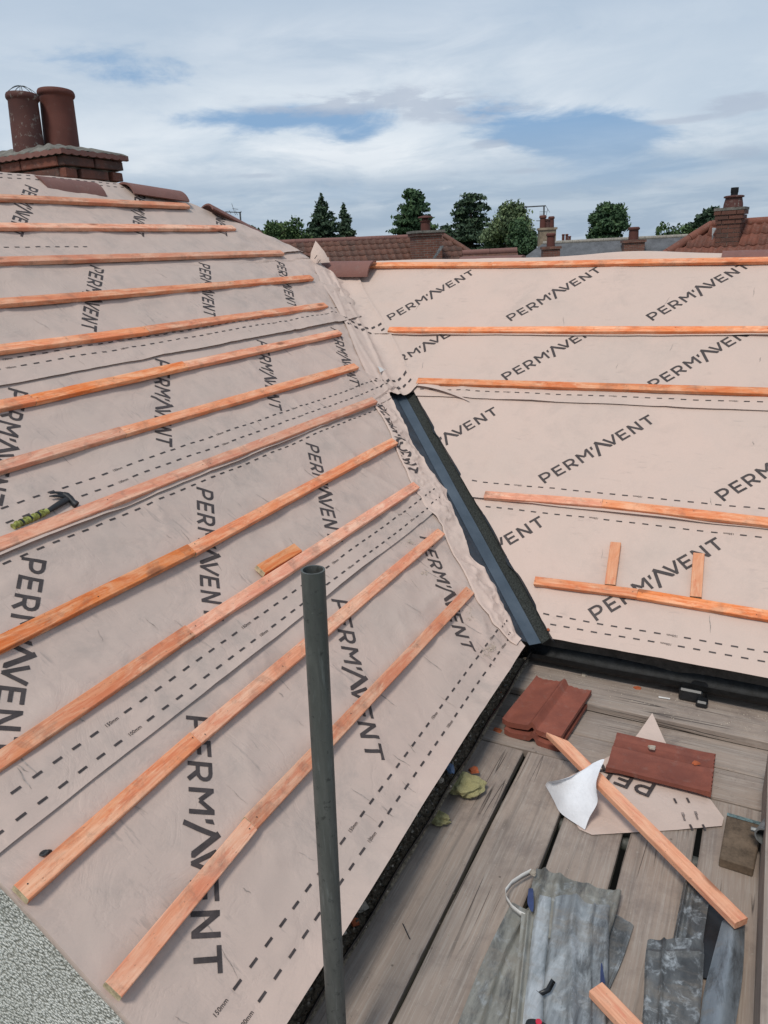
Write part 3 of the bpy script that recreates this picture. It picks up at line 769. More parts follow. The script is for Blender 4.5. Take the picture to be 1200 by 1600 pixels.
def scuff_creases(side, n, seed):
    """thin dark slivers down the slope: boot rubs, and crease shade painted as marks"""
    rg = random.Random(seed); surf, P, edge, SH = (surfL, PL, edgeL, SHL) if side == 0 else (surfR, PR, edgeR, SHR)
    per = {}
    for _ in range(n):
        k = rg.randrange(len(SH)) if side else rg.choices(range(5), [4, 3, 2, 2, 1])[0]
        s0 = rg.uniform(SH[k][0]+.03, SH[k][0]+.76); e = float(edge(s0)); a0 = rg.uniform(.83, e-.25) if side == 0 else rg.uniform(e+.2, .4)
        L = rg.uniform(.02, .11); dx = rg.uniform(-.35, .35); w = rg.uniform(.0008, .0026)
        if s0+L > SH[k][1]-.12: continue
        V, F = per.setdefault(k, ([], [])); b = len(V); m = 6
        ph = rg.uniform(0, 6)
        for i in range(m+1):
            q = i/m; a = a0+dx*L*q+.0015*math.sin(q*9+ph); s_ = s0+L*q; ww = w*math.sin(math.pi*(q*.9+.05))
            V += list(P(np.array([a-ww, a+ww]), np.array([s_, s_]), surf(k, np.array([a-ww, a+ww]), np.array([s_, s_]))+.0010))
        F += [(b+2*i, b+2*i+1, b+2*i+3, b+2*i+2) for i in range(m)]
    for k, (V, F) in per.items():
        o = link('scuff_crease_marks', mesh('scuff_crease_marks', V, F), sheets[(side, k)], scuff_crease_m); o['kind'] = 'stuff'
scuff_creases(0, 95, 5); scuff_creases(1, 18, 6)

# valley liner -----------------------------------------------------------------------
def liner():
    # plan: centre line x = y + 2.31; section across it
    x0 = 3.13; x1 = 4.86
    sec = [(-.170, 1), (-.10, 1), (-.060, 1), (-.046, 0), (-.01, 0), (.018, 0), (.026, 1), (.07, 1), (.115, 1)]
    n = 60; V = []; F = []; MI = []
    for i in range(n+1):
        q = i/n; cx = 3.165+(x1-3.165)*q; cy = cx-2.31
        for j, (d, k) in enumerate(sec):
            x = cx+d/math.sqrt(2)*1.0; y = cy-d/math.sqrt(2)
            if i == 0: # cut square to the eaves
                pass
            z0 = TP*max(y+ZL/TP, x+ZR/TP); zc = TP*cx+ZR
            z = z0+.002 if k else zc+.021
            if j == 0: z -= .004
            z += .0015*math.sin(q*30+j)
            V.append((x, y, z))
    m = len(sec)
    for i in range(n):
        for j in range(m-1):
            F.append((i*m+j, i*m+j+1, (i+1)*m+j+1, (i+1)*m+j)); MI.append(1 if j >= 5 else (2 if j < 3 else 0))
    o = link('valley_liner', mesh('valley_liner', V, F, False, MI), house, [valley_m, valley_g, valley_d])
    o['label'] = 'dark blue grey valley trough running down between the two slopes'
    for p in o.data.polygons: p.use_smooth = False
    # torn black underlay edge showing along the right of the trough
    V = []; F = []; n = 60
    for i in range(n+1):
        s = vr_s[0]+(vr_s[-1]-vr_s[0])*i/n; a = float(edgeR(s))
        w = .004+.007*max(0, float(vnoise(np.array(s*9.), np.array(2.), 3))-.45)+.024*math.exp(-((s-4.30)/.03)**2)+.014*math.exp(-((s-5.18)/.02)**2)
        V.append(PR(np.array(a+.02), np.array(s), .024+.006*math.sin(s*17))); V.append(PR(np.array(a+.02-w-.018), np.array(s), .022+.004*math.sin(s*23)))
    F = [(2*i, 2*i+1, 2*i+3, 2*i+2) for i in range(n)]
    # runs under the membrane edge
    for i in range(0, len(V), 2): V[i] = V[i]+np.array((0, 0, -.016))
    link('underlay_edge', mesh('underlay_edge', V, F, True), house, black_p)
liner()

# roof body, eaves, walls -------------------------------------------------------------
def prism(name, pts_lo, pts_hi, m, parent=house):
    n = len(pts_lo); V = list(pts_lo)+list(pts_hi)
    F = [tuple(range(n))[::-1], tuple(range(n, 2*n))]+[(i, (i+1) % n, n+(i+1) % n, n+i) for i in range(n)]
    return link(name, mesh(name, V, F), parent, m)
def roofbody():
    dz = np.array((0, 0, -.012)); th = np.array((0, 0, -.14))
    zz = lambda x, y, side: (TP*y+ZL) if side == 0 else (TP*x+ZR)
    L = [(.83, .97), (3.28, .97), (5.70, 3.39), (4.40, 4.28), (.83, 4.28)]
    top = [np.array((x, y, TP*y+ZL))+dz for x, y in L]; prism('roof_deck', [p+th for p in top], top, dark_w)
    R = [(3.28, .97), (3.28, -2.2), (5.54, -2.2), (5.69, 3.36)]
    top = [np.array((x, y, TP*x+ZR))+dz for x, y in R]; prism('roof_deck', [p+th for p in top], top, dark_w)
    # back slopes
    B = [(.83, 4.30), (4.40, 4.30), (5.6, 5.6), (5.6, 7.4), (.83, 7.4)]
    top = [np.array((x, y, 2.565-TP*(y-4.30)))+dz for x, y in B]; prism('roof_deck', [p+th for p in top], top, dark_w)
    B = [(5.74, -2.2), (8.6, -2.2), (8.6, 6.3), (5.74, 3.43)]
    top = [np.array((x, y, 1.80-TP*(x-5.74)))+dz for x, y in B]; prism('roof_deck', [p+th for p in top], top, dark_w)
    # membrane on the back slopes
    for nm, Q in (('back_membrane', [(.80, 4.275, 2.575), (4.42, 4.275, 2.575), (5.7, 5.5, 1.70), (5.7, 7.5, .30), (.80, 7.5, .30)]),
                  ('back_membrane', [(5.70, 3.42, 1.930), (5.57, -2.2, 1.840), (8.7, -2.2, -.26), (8.7, 6.4, -.20)]),
                  ('hip_membrane', [(4.40, 4.275, 2.575), (5.74, 3.43, 1.965), (7.2, 3.6, .95), (5.7, 5.5, 1.70)])):
        link(nm, mesh(nm, [np.array(p)+np.array((0, 0, .004)) for p in Q], [tuple(range(len(Q)))]), house, mem)
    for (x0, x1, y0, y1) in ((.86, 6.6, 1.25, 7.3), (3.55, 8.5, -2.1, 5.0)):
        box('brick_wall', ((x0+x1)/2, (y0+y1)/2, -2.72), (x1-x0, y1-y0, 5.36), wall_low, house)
    # roughcast gable facing the viewer
    def gable():
        ys = np.linspace(.93, 7.3, 80); V = []; F = []
        for y in ys:
            zt = min(TP*y+ZL, 2.565-TP*(y-4.30))-.02
            V += [(.815, y, -5.4), (.815, y, zt), (.865, y, zt), (.865, y, -5.4)]
        for i in range(len(ys)-1):
            b = 4*i
            F += [(b, b+4, b+5, b+1), (b+1, b+5, b+6, b+2), (b+2, b+6, b+7, b+3)]
        F += [(0, 1, 2, 3)]
        return mesh('gable_wall', V, F)
    g = link('gable_wall', gable(), house, cast_m); g['label'] = 'pale grey roughcast gable wall under the verge'
roofbody()

def verge_strip():
    # the membrane's cut edge turned over the verge
    s = np.linspace(1.10, 5.2, 200); V = []; F = []
    for q in s:
        a = float(verge(q)); h = float(wrL(np.array(a), np.array(q)))
        V += [PL(np.array(a), np.array(q), h), PL(np.array(a-.004), np.array(q), h-.012), PL(np.array(a+.004), np.array(q), h-.02-.008*float(vnoise(np.array(q*4), np.array(0.), 4)))]
    for i in range(len(s)-1):
        for j in range(2): F.append((3*i+j, 3*i+3+j, 3*i+4+j, 3*i+1+j))
    link('verge_fold', mesh('verge_fold', V, F, True), house, mem)
verge_strip()

# gutters ------------------------------------------------------------------------------
def gutter_me(p0, p1, r, n=10, seg=60, th=.004):
    """half round trough from p0 to p1 (rim height), open upwards"""
    p0 = Vector(p0); p1 = Vector(p1); d = (p1-p0).normalized(); side = Vector((0, 0, 1)).cross(d)
    V = []; F = []
    prof = [(math.cos(a)*r, -math.sin(a)*r) for a in np.linspace(0, math.pi, n)]
    outp = [(math.cos(a)*(r+th), -math.sin(a)*(r+th)) for a in np.linspace(math.pi, 0, n)]
    full = prof+[(-r-.006, .004)]+outp+[(r+.006, .004)]
    m = len(full)
    for i in range(seg+1):
        p = p0.lerp(p1, i/seg); w = .003*math.sin(i*.6)
        for a, b in full: V.append(p+side*(a+w)+Vector((0, 0, b)))
    for i in range(seg):
        for j in range(m): F.append((i*m+j, i*m+(j+1) % m, (i+1)*m+(j+1) % m, (i+1)*m+j))
    F += [tuple(range(m)), tuple(seg*m+j for j in range(m))[::-1]]
    return smooth_by_angle(mesh('gutter', V, F))
g1 = link('gutter', gutter_me((.70, .941, .135), (3.20, .941, .135), .048), house, black_g); g1['label'] = 'black gutter full of grit below the left slope'
g2 = link('gutter', gutter_me((3.222, .93, .125), (3.222, -2.2, .140), .050), house, black_g); g2['label'] = 'black gutter below the right slope'
fa = box('fascia_board', (2.02, 1.002, .10), (2.42, .022, .20), black_p, house)
fb = box('fascia_board', (3.296, -.62, .09), (.022, 3.16, .22), black_p, house)
def gritbed():
    n, m = 420, 14; V = []; F = []
    for i in range(n+1):
        x = .72+2.44*i/n
        for j in range(m+1):
            y = .893+.080*j/m; e = 1-((j-m/2)/(m/2))**2
            z = .096+.016*float(fbm(np.array(x*3.), np.array(2.), 5))+.022*float(fbm(np.array(x*45), np.array(y*45), 13, 3))*(.3+e)+.006*e
            V.append((x, y, z))
    for i in range(n):
        for j in range(m): F.append((i*(m+1)+j, (i+1)*(m+1)+j, (i+1)*(m+1)+j+1, i*(m+1)+j+1))
    o = link('gutter_debris', mesh('gutter_debris', V, F), house, grit_m); o['kind'] = 'stuff'
gritbed()
def gutterlumps():
    V = []; F = []; MI = []; rg = random.Random(29)
    for _ in range(1500):
        x = rg.uniform(.8, 3.14); y = rg.uniform(.895, .955); r = rg.choice([.002, .003, .004, .007]) * rg.uniform(.6, 1.2)
        p = np.array((x, y, .108+rg.uniform(-.004, .008))); b = len(V); k = 5
        for j in range(k): a = j*2*math.pi/k+rg.uniform(-.4, .4); V.append(p+np.array((math.cos(a)*r*rg.uniform(.6, 1.3), math.sin(a)*r*rg.uniform(.5, 1), rg.uniform(-.3, .3)*r)))
        V.append(p+np.array((0, 0, r*.8)))
        m = rg.choices([0, 1, 2, 3], [9, 3, 2, .08])[0]
        for j in range(k): F.append((b+j, b+(j+1) % k, b+k)); MI.append(m)
    o = link('gutter_debris', mesh('gutter_debris', V, F, False, MI), house, [grit_m, stone_m, conc_m, terra]); o['kind'] = 'stuff'
gutterlumps()

# battens ------------------------------------------------------------------------------
def batten_me(L, w=.050, h=.025, seed=0, taper=0, seg=None):
    seg = seg or max(3, int(L/.14)); b = .0022
    sec = [(-w/2+b, -h/2), (w/2-b, -h/2), (w/2, -h/2+b), (w/2, h/2-b), (w/2-b, h/2), (-w/2+b, h/2), (-w/2, h/2-b), (-w/2, -h/2+b)]
    V = []; F = []; MI = []
    for i in range(seg+1):
        x = -L/2+L*i/seg; oy = .004*float(fbm(np.array(x*.9+seed*5.1), np.array(seed*1.), 3, 2)); oz = .004*float(fbm(np.array(x*1.1+seed*3), np.array(seed+.5), 7, 2))
        for y, z in sec:
            V.append((x, y*(1+.03*math.sin(seed+x*3))+oy, z+oz+.0007*math.sin(x*40+y*90+seed)))
    for i in range(seg):
        for j in range(8): F.append((i*8+j, (i+1)*8+j, (i+1)*8+(j+1) % 8, i*8+(j+1) % 8)); MI.append(0)
    F += [tuple(range(8)), tuple(seg*8+j for j in range(8))[::-1]]; MI += [1, 1]
    me = mesh('batten', V, F, False, MI); me.update(); return me
def batten(p0, p1, up, parent=None, name='batten', w=.050, h=.025, mats=(wood_b, wood_end), seed=None):
    p0, p1 = Vector(p0), Vector(p1); seed = random.random()*40 if seed is None else seed
    me = batten_me((p1-p0).length, w, h, seed)
    return link(name, me, parent, list(mats), frame((p0+p1)/2, p1-p0, up))
NL, NR = (0, -SP, CP), (-SP, 0, CP)
nailV = []; nailF = []
def nail(p, up, r=.0022):
    up = Vector(up).normalized(); a = up.orthogonal().normalized(); b = up.cross(a); k = len(nailV)
    for i in range(6): nailV.append(Vector(p)+up*.0009+(a*math.cos(i*1.0472)+b*math.sin(i*1.0472))*r)
    nailF.append(tuple(k+i for i in range(6)))
BH = .012+.008+.0125                     # centre of the batten above the slope
LB = [[(-40, 304), (294, 320)], [(-40, 350), (366, 355)], [(-40, 407), (441, 393)], [(-40, 474), (487, 432)], [(-40, 548), (229, 514), (509, 475)],
      [(-60, 643), (51, 621), (290, 569), (531, 518)], [(-60, 745), (192, 672), (557, 571)], [(-60, 873), (320, 724), (586, 624)],
      [(-60, 1032), (300, 857), (617, 688)], [(-60, 1225), (298, 985), (651, 757)], [(34, 1396), (306, 1152), (690, 830)], [(178, 1548), (392, 1286), (735, 921)]]
for row in LB:
    for i in range(len(row)-1):
        h = BH+.0125
        a0, s0 = Lc(*row[i], h); a1, s1 = Lc(*row[i+1], h)
        if i > 0: a0 += .0005
        if i < len(row)-2: a1 -= .0005
        j = .0022*random.uniform(-1, 1)
        batten(PL(np.array(a0), np.array(s0+j), BH+j), PL(np.array(a1), np.array(s1-j), BH-j*.5), NL, house)
        n = max(1, int((a1-a0)/.45))
        for q in range(n+1):
            f = min(.985, max(.015, (q+random.uniform(-.05, .05))/n)); nail(PL(np.array(a0+(a1-a0)*f), np.array(s0+(s1-s0)*f+random.uniform(-.012, .012)), BH+.0135), NL)
RB = [[(470, 413), (770, 412), (1230, 404)], [(607, 514), (1230, 513)], [(652, 594), (1230, 611)], [(757, 772), (941, 785), (1230, 818)], [(835, 906), (996, 927), (1230, 966)]]
for row in RB:
    for i in range(len(row)-1):
        h = BH+.0125
        a0, s0 = Rc(*row[i], h); a1, s1 = Rc(*row[i+1], h)
        if i > 0: a0 += .0005
        if i < len(row)-2: a1 -= .0005
        if i == len(row)-2:
            f = 1.4/(a1-a0+1e-6); a1, s1 = a1+(a1-a0)*f, s1+(s1-s0)*f
        j = .0018*random.uniform(-1, 1)
        batten(PR(np.array(a0), np.array(s0+j), BH+j), PR(np.array(a1), np.array(s1-j), BH-j*.5), NR, house)
        n = max(1, int((a1-a0)/.45))
        for q in range(n+1):
            f = min(.99, max(.01, (q+random.uniform(-.05, .05))/n)); nail(PR(np.array(a0+(a1-a0)*f), np.array(s0+(s1-s0)*f+random.uniform(-.012, .012)), BH+.0135), NR)
no = link('nail_heads', mesh('nail_heads', nailV, nailF), house, steel_m); no['kind'] = 'stuff'

# loose short battens on the slopes
def loose(px0, px1, C, P, up, label, group=None, h=.03, mats=(wood_n, wood_end)):
    hh = h+.0125; a0, s0 = C(*px0, hh); a1, s1 = C(*px1, hh)
    o = batten(P(np.array(a0), np.array(s0), h), P(np.array(a1), np.array(s1), h), up, None, 'batten_offcut', mats=mats)
    return tag(o, label, 'batten offcut', group)
loose((962, 847), (953, 913), Rc, PR, NR, 'short batten offcut standing up the right slope, nearer the valley', 'short offcuts above the lowest batten of the right slope', .0305)
loose((1092, 864), (1087, 932), Rc, PR, NR, 'short batten offcut standing up the right slope, farther from the valley', 'short offcuts above the lowest batten of the right slope', .0305)
loose((408, 889), (466, 855), Lc, PL, NL, 'short bright orange batten offcut lying against the upper side of a left slope batten', None, .031)

# ---------------------------------------------------------------- far ridge membrane hump and ridge tiles
def ridge_wrap():
    n, m = 160, 16; V = []; F = []
    A0, A1 = -3.3, 2.2
    def lipz(a):   # how far the loose edge stands up over the ridge
        y = -a
        return .006+.088*math.exp(-((y-.90)/.42)**2)+.022*math.exp(-((y-2.55)/.30)**2)
    for i in range(n+1):
        a = A0+(A1-A0)*i/n
        for j in range(m+1):
            q = j/m; L = lipz(a)
            xr = float(ridge_x(-a)); x = xr-.045+.30*q; zpl = TP*min(x, xr)+ZR-max(0, x-xr)*TP
            z = zpl+.016+L*math.sin(min(1, q*1.25)*math.pi*.5)*(1 if q < .6 else 1-(q-.6)*1.2)+.006*float(fbm(np.array(a*4), np.array(q*3), 8, 3))
            V.append((x, -a, z))
    for i in range(n):
        for j in range(m): F.append((i*(m+1)+j, i*(m+1)+j+1, (i+1)*(m+1)+j+1, (i+1)*(m+1)+j))
    o = link('ridge_membrane', mesh('ridge_membrane', V, F, True), house, mem_clean); o['label'] = 'loose membrane humped over the right ridge'
    DV = []; DF = []
    for row in (.30, .52):
        for i in range(0, 80):
            a = A0+.03+i*.068; c = (a-A0)/(A1-A0)*n
            if c > n-2: break
            i0 = int(c); j0 = int(row*m)
            p = np.array(V[i0*(m+1)+j0]); b = len(DV)
            DV += [p+np.array((0, 0, .003)), np.array(V[(i0+1)*(m+1)+j0])+np.array((0, 0, .003)), np.array(V[(i0+1)*(m+1)+j0])*.7+np.array(V[(i0+1)*(m+1)+j0+1])*.3+np.array((0, 0, .003)), p*.7+np.array(V[i0*(m+1)+j0+1])*.3+np.array((0, 0, .003))]; DF.append((b, b+1, b+2, b+3))
    k = link('lap_marks', mesh('lap_marks', DV, DF), o, ink); k['kind'] = 'stuff'
ridge_wrap()

def ridgetile(p0, p1, label, r=.115, arc=2.2, up=(0, 0, 1), group=None, mat_=ridge_m, th=.014):
    """curved ridge tile lying between two points"""
    p0, p1 = Vector(p0), Vector(p1); L = (p1-p0).length; n = 14; V = []; F = []; seg = 3
    for rr in (r, r-th):
        for i in range(seg+1):
            for k in range(n+1):
                a = -arc/2+arc*k/n; V.append((-L/2+L*i/seg, rr*math.sin(a)*1.15, rr*math.cos(a)-r*math.cos(arc/2)))
    m = (seg+1)*(n+1)
    for i in range(seg):
        for k in range(n):
            q = (i*(n+1)+k, (i+1)*(n+1)+k, (i+1)*(n+1)+k+1, i*(n+1)+k+1); F.append(q); F.append(tuple(m+x for x in q)[::-1])
    for i in range(seg):
        for k in (0, n):
            F.append((i*(n+1)+k, (i+1)*(n+1)+k, m+(i+1)*(n+1)+k, m+i*(n+1)+k))
    for i in (0, seg):
        for k in range(n): F.append((i*(n+1)+k, i*(n+1)+k+1, m+i*(n+1)+k+1, m+i*(n+1)+k))
    me = mesh('ridge_tile', V, F); bm = bmesh.new(); bm.from_mesh(me); bmesh.ops.recalc_face_normals(bm, faces=bm.faces); bm.to_mesh(me); bm.free()
    smooth_by_angle(me, .6)
    o = link('ridge_tile', me, None, mat_, frame((p0+p1)/2, p1-p0, up))
    return tag(o, label, 'ridge tile', group)
RG = 'loose ridge tiles left along the two ridges'
def yhit(px, py, y): return hit(px, py, (0, 1, 0), y)
def xhit(px, py, x): return hit(px, py, (1, 0, 0), x)
ridgetile(yhit(60, 287, 4.24), yhit(152, 297, 4.20), 'brown ridge tile on the left ridge just below the big chimney', up=(0, -.5, 1), group=RG, arc=1.7, r=.12)
ridgetile(yhit(197, 295, 4.20), yhit(283, 308, 4.12), 'brown ridge tile at the right end of the left ridge where the hip starts', up=(0, -.4, 1), group=RG, arc=1.7, r=.12)
ridgetile(far(322, 327, 6.35), far(400, 368, 6.62), 'brown ridge tile lying down the hip beside the aerial', up=(0, 0, 1), group=RG, arc=2.0, r=.10)
ridgetile(onR(501, 421, .062), onR(581, 420, .062), 'purple brown ridge tile sitting across the top batten at the head of the valley', up=(-.75, 0, 1), group=RG, arc=1.9, r=.105)
ridgetile(xhit(722, 412, 5.78), xhit(818, 410, 5.78), 'brown ridge tile half hidden behind the middle of the top batten', up=(0, 0, 1), group=RG, arc=2.0)
ridgetile(xhit(1128, 408, 5.70), xhit(1222, 406, 5.70), 'brown ridge tile behind the top batten at the right edge of the view', up=(0, 0, 1), group=RG, arc=2.2, r=.12)

# ---------------------------------------------------------------- own chimney
def chimney():
    ch = empty('chimney', (0, 0, 0)); ch.parent = house
    ch.matrix_parent_inverse = house.matrix_basis.inverted()
    ch['label'] = 'sooty brick chimney with two clay pots above the left ridge'
    Y0 = 4.55
    c = yhit(97, 238, Y0); x0 = c[0]; ztop = c[2]
    w = yhit(178, 250, Y0)[0]-x0+.0; dpt = 1.0; zb = 1.9
    # stack: slightly narrower core of mortar, bricks proud of it
    cx, cy = x0+w/2, Y0+dpt/2
    def part(name, me, m, mx=None):
        o = link(name, me, None, m, mx); o.parent = ch
        return o
    core = part('mortar_core', from_bm('c', (lambda b: (box_bm(b, (cx, cy, (zb+ztop)/2), (w-.02, dpt-.02, ztop-zb)), b)[1])(bmesh.new())), mortar)
    bm = bmesh.new(); box_bm(bm, (0, 0, 0), (.215, .10, .061), None, .005)
    for v in bm.verts: v.co += Vector((random.uniform(-1, 1), random.uniform(-1, 1), random.uniform(-1, 1)))*.002
    bme = from_bm('brick', bm); bme.materials.append(brick_m)
    course = 0; z = ztop-.036-.02
    while z > 2.15:
        projn = [.045, .032, .018][course] if course < 3 else 0.0
        wx, wy = w+2*projn, dpt+2*projn
        for face in range(3):      # front (-y), left (-x), right (+x)
            Lf = wx if face == 0 else wy
            n = max(2, int(round(Lf/.228))); off = .5 if course % 2 else 0
            for i in range(n):
                q = (i+.5)/n*Lf; bl = Lf/n-.014
                jx = random.uniform(-.003, .003)
                if face == 0: P_ = (cx-wx/2+q+(off*.0), cy-wy/2+.045+jx, z); R = Matrix.Rotation(random.uniform(-.01, .01), 4, 'Z')
                elif face == 1: P_ = (cx-wx/2+.045+jx, cy-wy/2+q, z); R = Matrix.Rotation(math.pi/2, 4, 'Z')
                else: P_ = (cx+wx/2-.045+jx, cy-wy/2+q, z); R = Matrix.Rotation(math.pi/2, 4, 'Z')
                if face and i == 0: P_ = (P_[0], P_[1]+.05, P_[2])
                if course % 2 and face == 0:
                    if i == 0: continue
                    P_ = (cx-wx/2+(i)/n*Lf, P_[1], z)
                    
                o = bpy.data.objects.new('brick', bme); COL.objects.link(o); o.parent = ch
                o.matrix_basis = Matrix.Translation(Vector(P_)) @ R @ Matrix.Diagonal((bl/.215, 1, 1, 1))
            if course % 2 and face == 0:
                for sx in (0, 1):
                    o = bpy.data.objects.new('brick', bme); COL.objects.link(o); o.parent = ch
                    o.matrix_basis = Matrix.Translation(Vector((cx-wx/2+.052 if sx == 0 else cx+wx/2-.052, cy-wy/2+.045, z))) @ Matrix.Diagonal((.098/.215, 1, 1, 1))
        z -= .075; course += 1
    # scalloped creasing tiles under the mortar cap
    V = []; F = []; ow = w/2+.075; od = dpt/2+.075
    pts = []
    per = [(-ow, od), (-ow, -od), (ow, -od), (ow, od)]
    for a, b in zip(per[:-1], per[1:]):
        L = math.hypot(b[0]-a[0], b[1]-a[1]); n = int(L/.018)
        for i in range(n): pts.append((a[0]+(b[0]-a[0])*i/n, a[1]+(b[1]-a[1])*i/n))
    pts.append(per[-1])
    for i, (x, y) in enumerate(pts):
        dz = -.010*abs(math.sin(i*math.pi/4)); V += [(cx+x, cy+y, ztop-.012+dz), (cx+x, cy+y, ztop+.014+.004*math.sin(i*1.3))]
    n = len(pts)
    F = [(2*i, 2*i+2, 2*i+3, 2*i+1) for i in range(n-1)]
    k = len(V); V += [(cx+x*.80, cy+y*.80, ztop-.004) for x, y in pts]; F += [(2*i, k+i, k+i+1, 2*i+2) for i in range(n-1)]
    part('creasing_tile', mesh('creasing_tile', V, F), ridge_m)
    V = []; F = []; m = 0
    for q, hgt in ((1.0, ztop+.010), (.985, ztop+.022), (.6, ztop+.075), (0.02, ztop+.085)):
        for i, (x, y) in enumerate(pts): V.append((cx+x*q, cy+y*q, hgt+.006*math.sin(i*.7+q*5)))
        m += 1
    for r in range(m-1):
        for i in range(n-1): F.append((r*n+i, r*n+i+1, (r+1)*n+i+1, (r+1)*n+i))
        F.append((r*n+n-1, r*n, (r+1)*n, (r+1)*n+n-1))
    part('mortar_cap', smooth_by_angle(mesh('mortar_cap', V, F), .5), conc_m)
    # pots
    def pot(px0, px1, pyt, pyb, y, m, label, lean):
        l = yhit(px0, pyb, y); r = yhit(px1, pyb, y); rad = abs(r[0]-l[0])/2*.765; top = yhit((px0+px1)/2, pyt, y)
        h = top[2]-(l[2]+r[2])/2; h -= .005
        prof = [(rad*1.0, -.10), (rad*1.0, 0), (rad*.97, h*.5), (rad*.94, h*.88), (rad*.95, h*.885), (rad*1.02, h*.905), (rad*1.06, h*.93), (rad*1.05, h*.97), (rad*1.0, h), (rad*.88, h), (rad*.86, h*.9), (rad*.84, h*.6)]
        o = part('chimney_pot', lathe('chimney_pot', prof, 40), m, Matrix.Translation(Vector(((l[0]+r[0])/2, y, min(l[2], r[2])-.01))) @ Matrix.Rotation(lean, 4, 'Y'))
        o['label'] = label; return o, rad, h
    p1, r1, h1 = pot(69, 123, 137, 228, 4.90, pot_m, 'nearer taller red clay pot', .07)
    p2, r2, h2 = pot(20, 70, 143, 236, 4.98, pot_l, 'left clay pot flecked with pale lichen', .07)
    # wire guard on the left pot
    V = []; F = []
    for a in range(4):
        an = a*math.pi/4; pr = None
        for i in range(13):
            q = -1+2*i/12; p = Vector((math.cos(an)*r2*q, math.sin(an)*r2*q, h2+.055*(1-q*q)))
            for d in ((.003, 0), (-.0015, .0026), (-.0015, -.0026)): V.append(p+Vector((-math.sin(an)*d[0], math.cos(an)*d[0], d[1])))
            k = len(V)-3
            if i:
                for j in range(3): F.append((k-3+j, k-3+(j+1) % 3, k+(j+1) % 3, k+j))
    part('wire_guard', mesh('wire_guard', V, F), galv_m, p2.matrix_basis.copy())
    # dark patch where soot stained the nearer pot
chimney()

# ---------------------------------------------------------------- scaffold
scaf = empty('scaffold', (2, .3, 0), 'platform of weathered grey scaffold boards with an upright steel tube beside the left eaves', 'scaffold')
def board(x0, x1, y0, y1, z=0.0, th=.038, parent=scaf, name='scaffold_board', m=deck_m, bow=.003):
    """one plank; grain runs along its longer side"""
    L, Wd = (x1-x0, y1-y0); alongx = L > Wd
    if not alongx: L, Wd = Wd, L
    n = max(4, int(L/.15)); V = []; F = []; b = .004; sd_ = random.random()*50
    sec = [(-Wd/2, -th), (Wd/2, -th), (Wd/2, -b), (Wd/2-b, 0), (0, 0), (-Wd/2+b, 0), (-Wd/2, -b)]
    for i in range(n+1):
        x = -L/2+L*i/n
        oy = .0025*math.sin(x*2.1+sd_); oz = bow*math.sin(x*1.5+sd_)
        for j, (y, zz_) in enumerate(sec):
            cup = -.002*(y/(Wd/2))**2
            V.append((x, y+oy+.0012*math.sin(x*13+j+sd_), zz_+oz+cup))
    k = len(sec)
    for i in range(n):
        for j in range(k): F.append((i*k+j, (i+1)*k+j, (i+1)*k+(j+1) % k, i*k+(j+1) % k))
    F += [tuple(range(k)), tuple(n*k+j for j in range(k))[::-1]]
    me = smooth_by_angle(mesh(name, V, F), .3)
    c = Vector(((x0+x1)/2, (y0+y1)/2, z))
    mm = Matrix.Translation(c) @ (Matrix.Identity(4) if alongx else Matrix.Rotation(math.pi/2, 4, 'Z'))
    return link(name, me, parent, m, mm)
# boards along the left eaves
for (y0, y1, x1) in ((.748, .968, 2.585), (.516, .730, 2.588), (.285, .495, 2.58), (.051, .261, 2.59), (-.185, .034, 2.585)):
    board(-1.2, x1, y0, y1)
# boards across, under the right eaves
for (x0, x1, z) in ((2.602, 2.790, 0), (2.796, 2.992, 0), (2.985, 3.205, .040), (3.212, 3.43, .040)):
    board(x0, x1, -2.2, 1.06, z)
board(3.275, 3.30, -2.2, 1.0, .22, .18, name='wall_board', m=dark_w)
# lower lift added to keep the board gaps dark; transoms and legs
for i in range(6): board(-1.2, 3.1, -.20+i*.235, -.20+i*.235+.222, -2.0)
def tube(name, p0, p1, r=.0242, inner=.0205, parent=scaf, m=pole_m, rings=1):
    return link(name, smooth_by_angle(tube_me(name, p0, p1, r, None, 28, inner, rings)), parent, m)
for x in (-.4, 1.0, 2.3): tube('transom_tube', (x, -.5, -.066), (x, 1.0, -.066))
for y in (-.35,): tube('ledger_tube', (-1.2, y, -.115), (3.6, y, -.115))
tube('ledger_tube', (-1.2, .985, -.115), (3.1, .985, -.115))
# toe board on edge along the right side
tb = box('toe_board', (.85, -.172, .085), (3.7, .036, .22), deck_m, scaf)
me = tb.data
# the upright: passes just outside the gutter
pt = CAM+ray(489, 890)*(1.476/(-(MC.T@ray(489, 890))[2]))
pb = None
def pole():
    global pb
    d0 = ray(489, 890); top = pt
    d1 = ray(526, 1600); k = (math.hypot(top[0]-.02, top[1]+.02))/math.hypot(d1[0], d1[1])
    low = CAM+d1*k; dirn = low-top
    bot = top+dirn*((-5.4-top[2])/dirn[2])
    n = 30
    o = link('upright_tube', smooth_by_angle(tube_me('upright_tube', bot, top, .0242, None, 40, .0204)), scaf, pole_m)
    # straighten the grain of the material along the tube
    o['label'] = 'upright grey steel scaffold tube with open top beside the left slope'
    return bot, low
bot, low = pole()
print('pole', pt, low, bot)

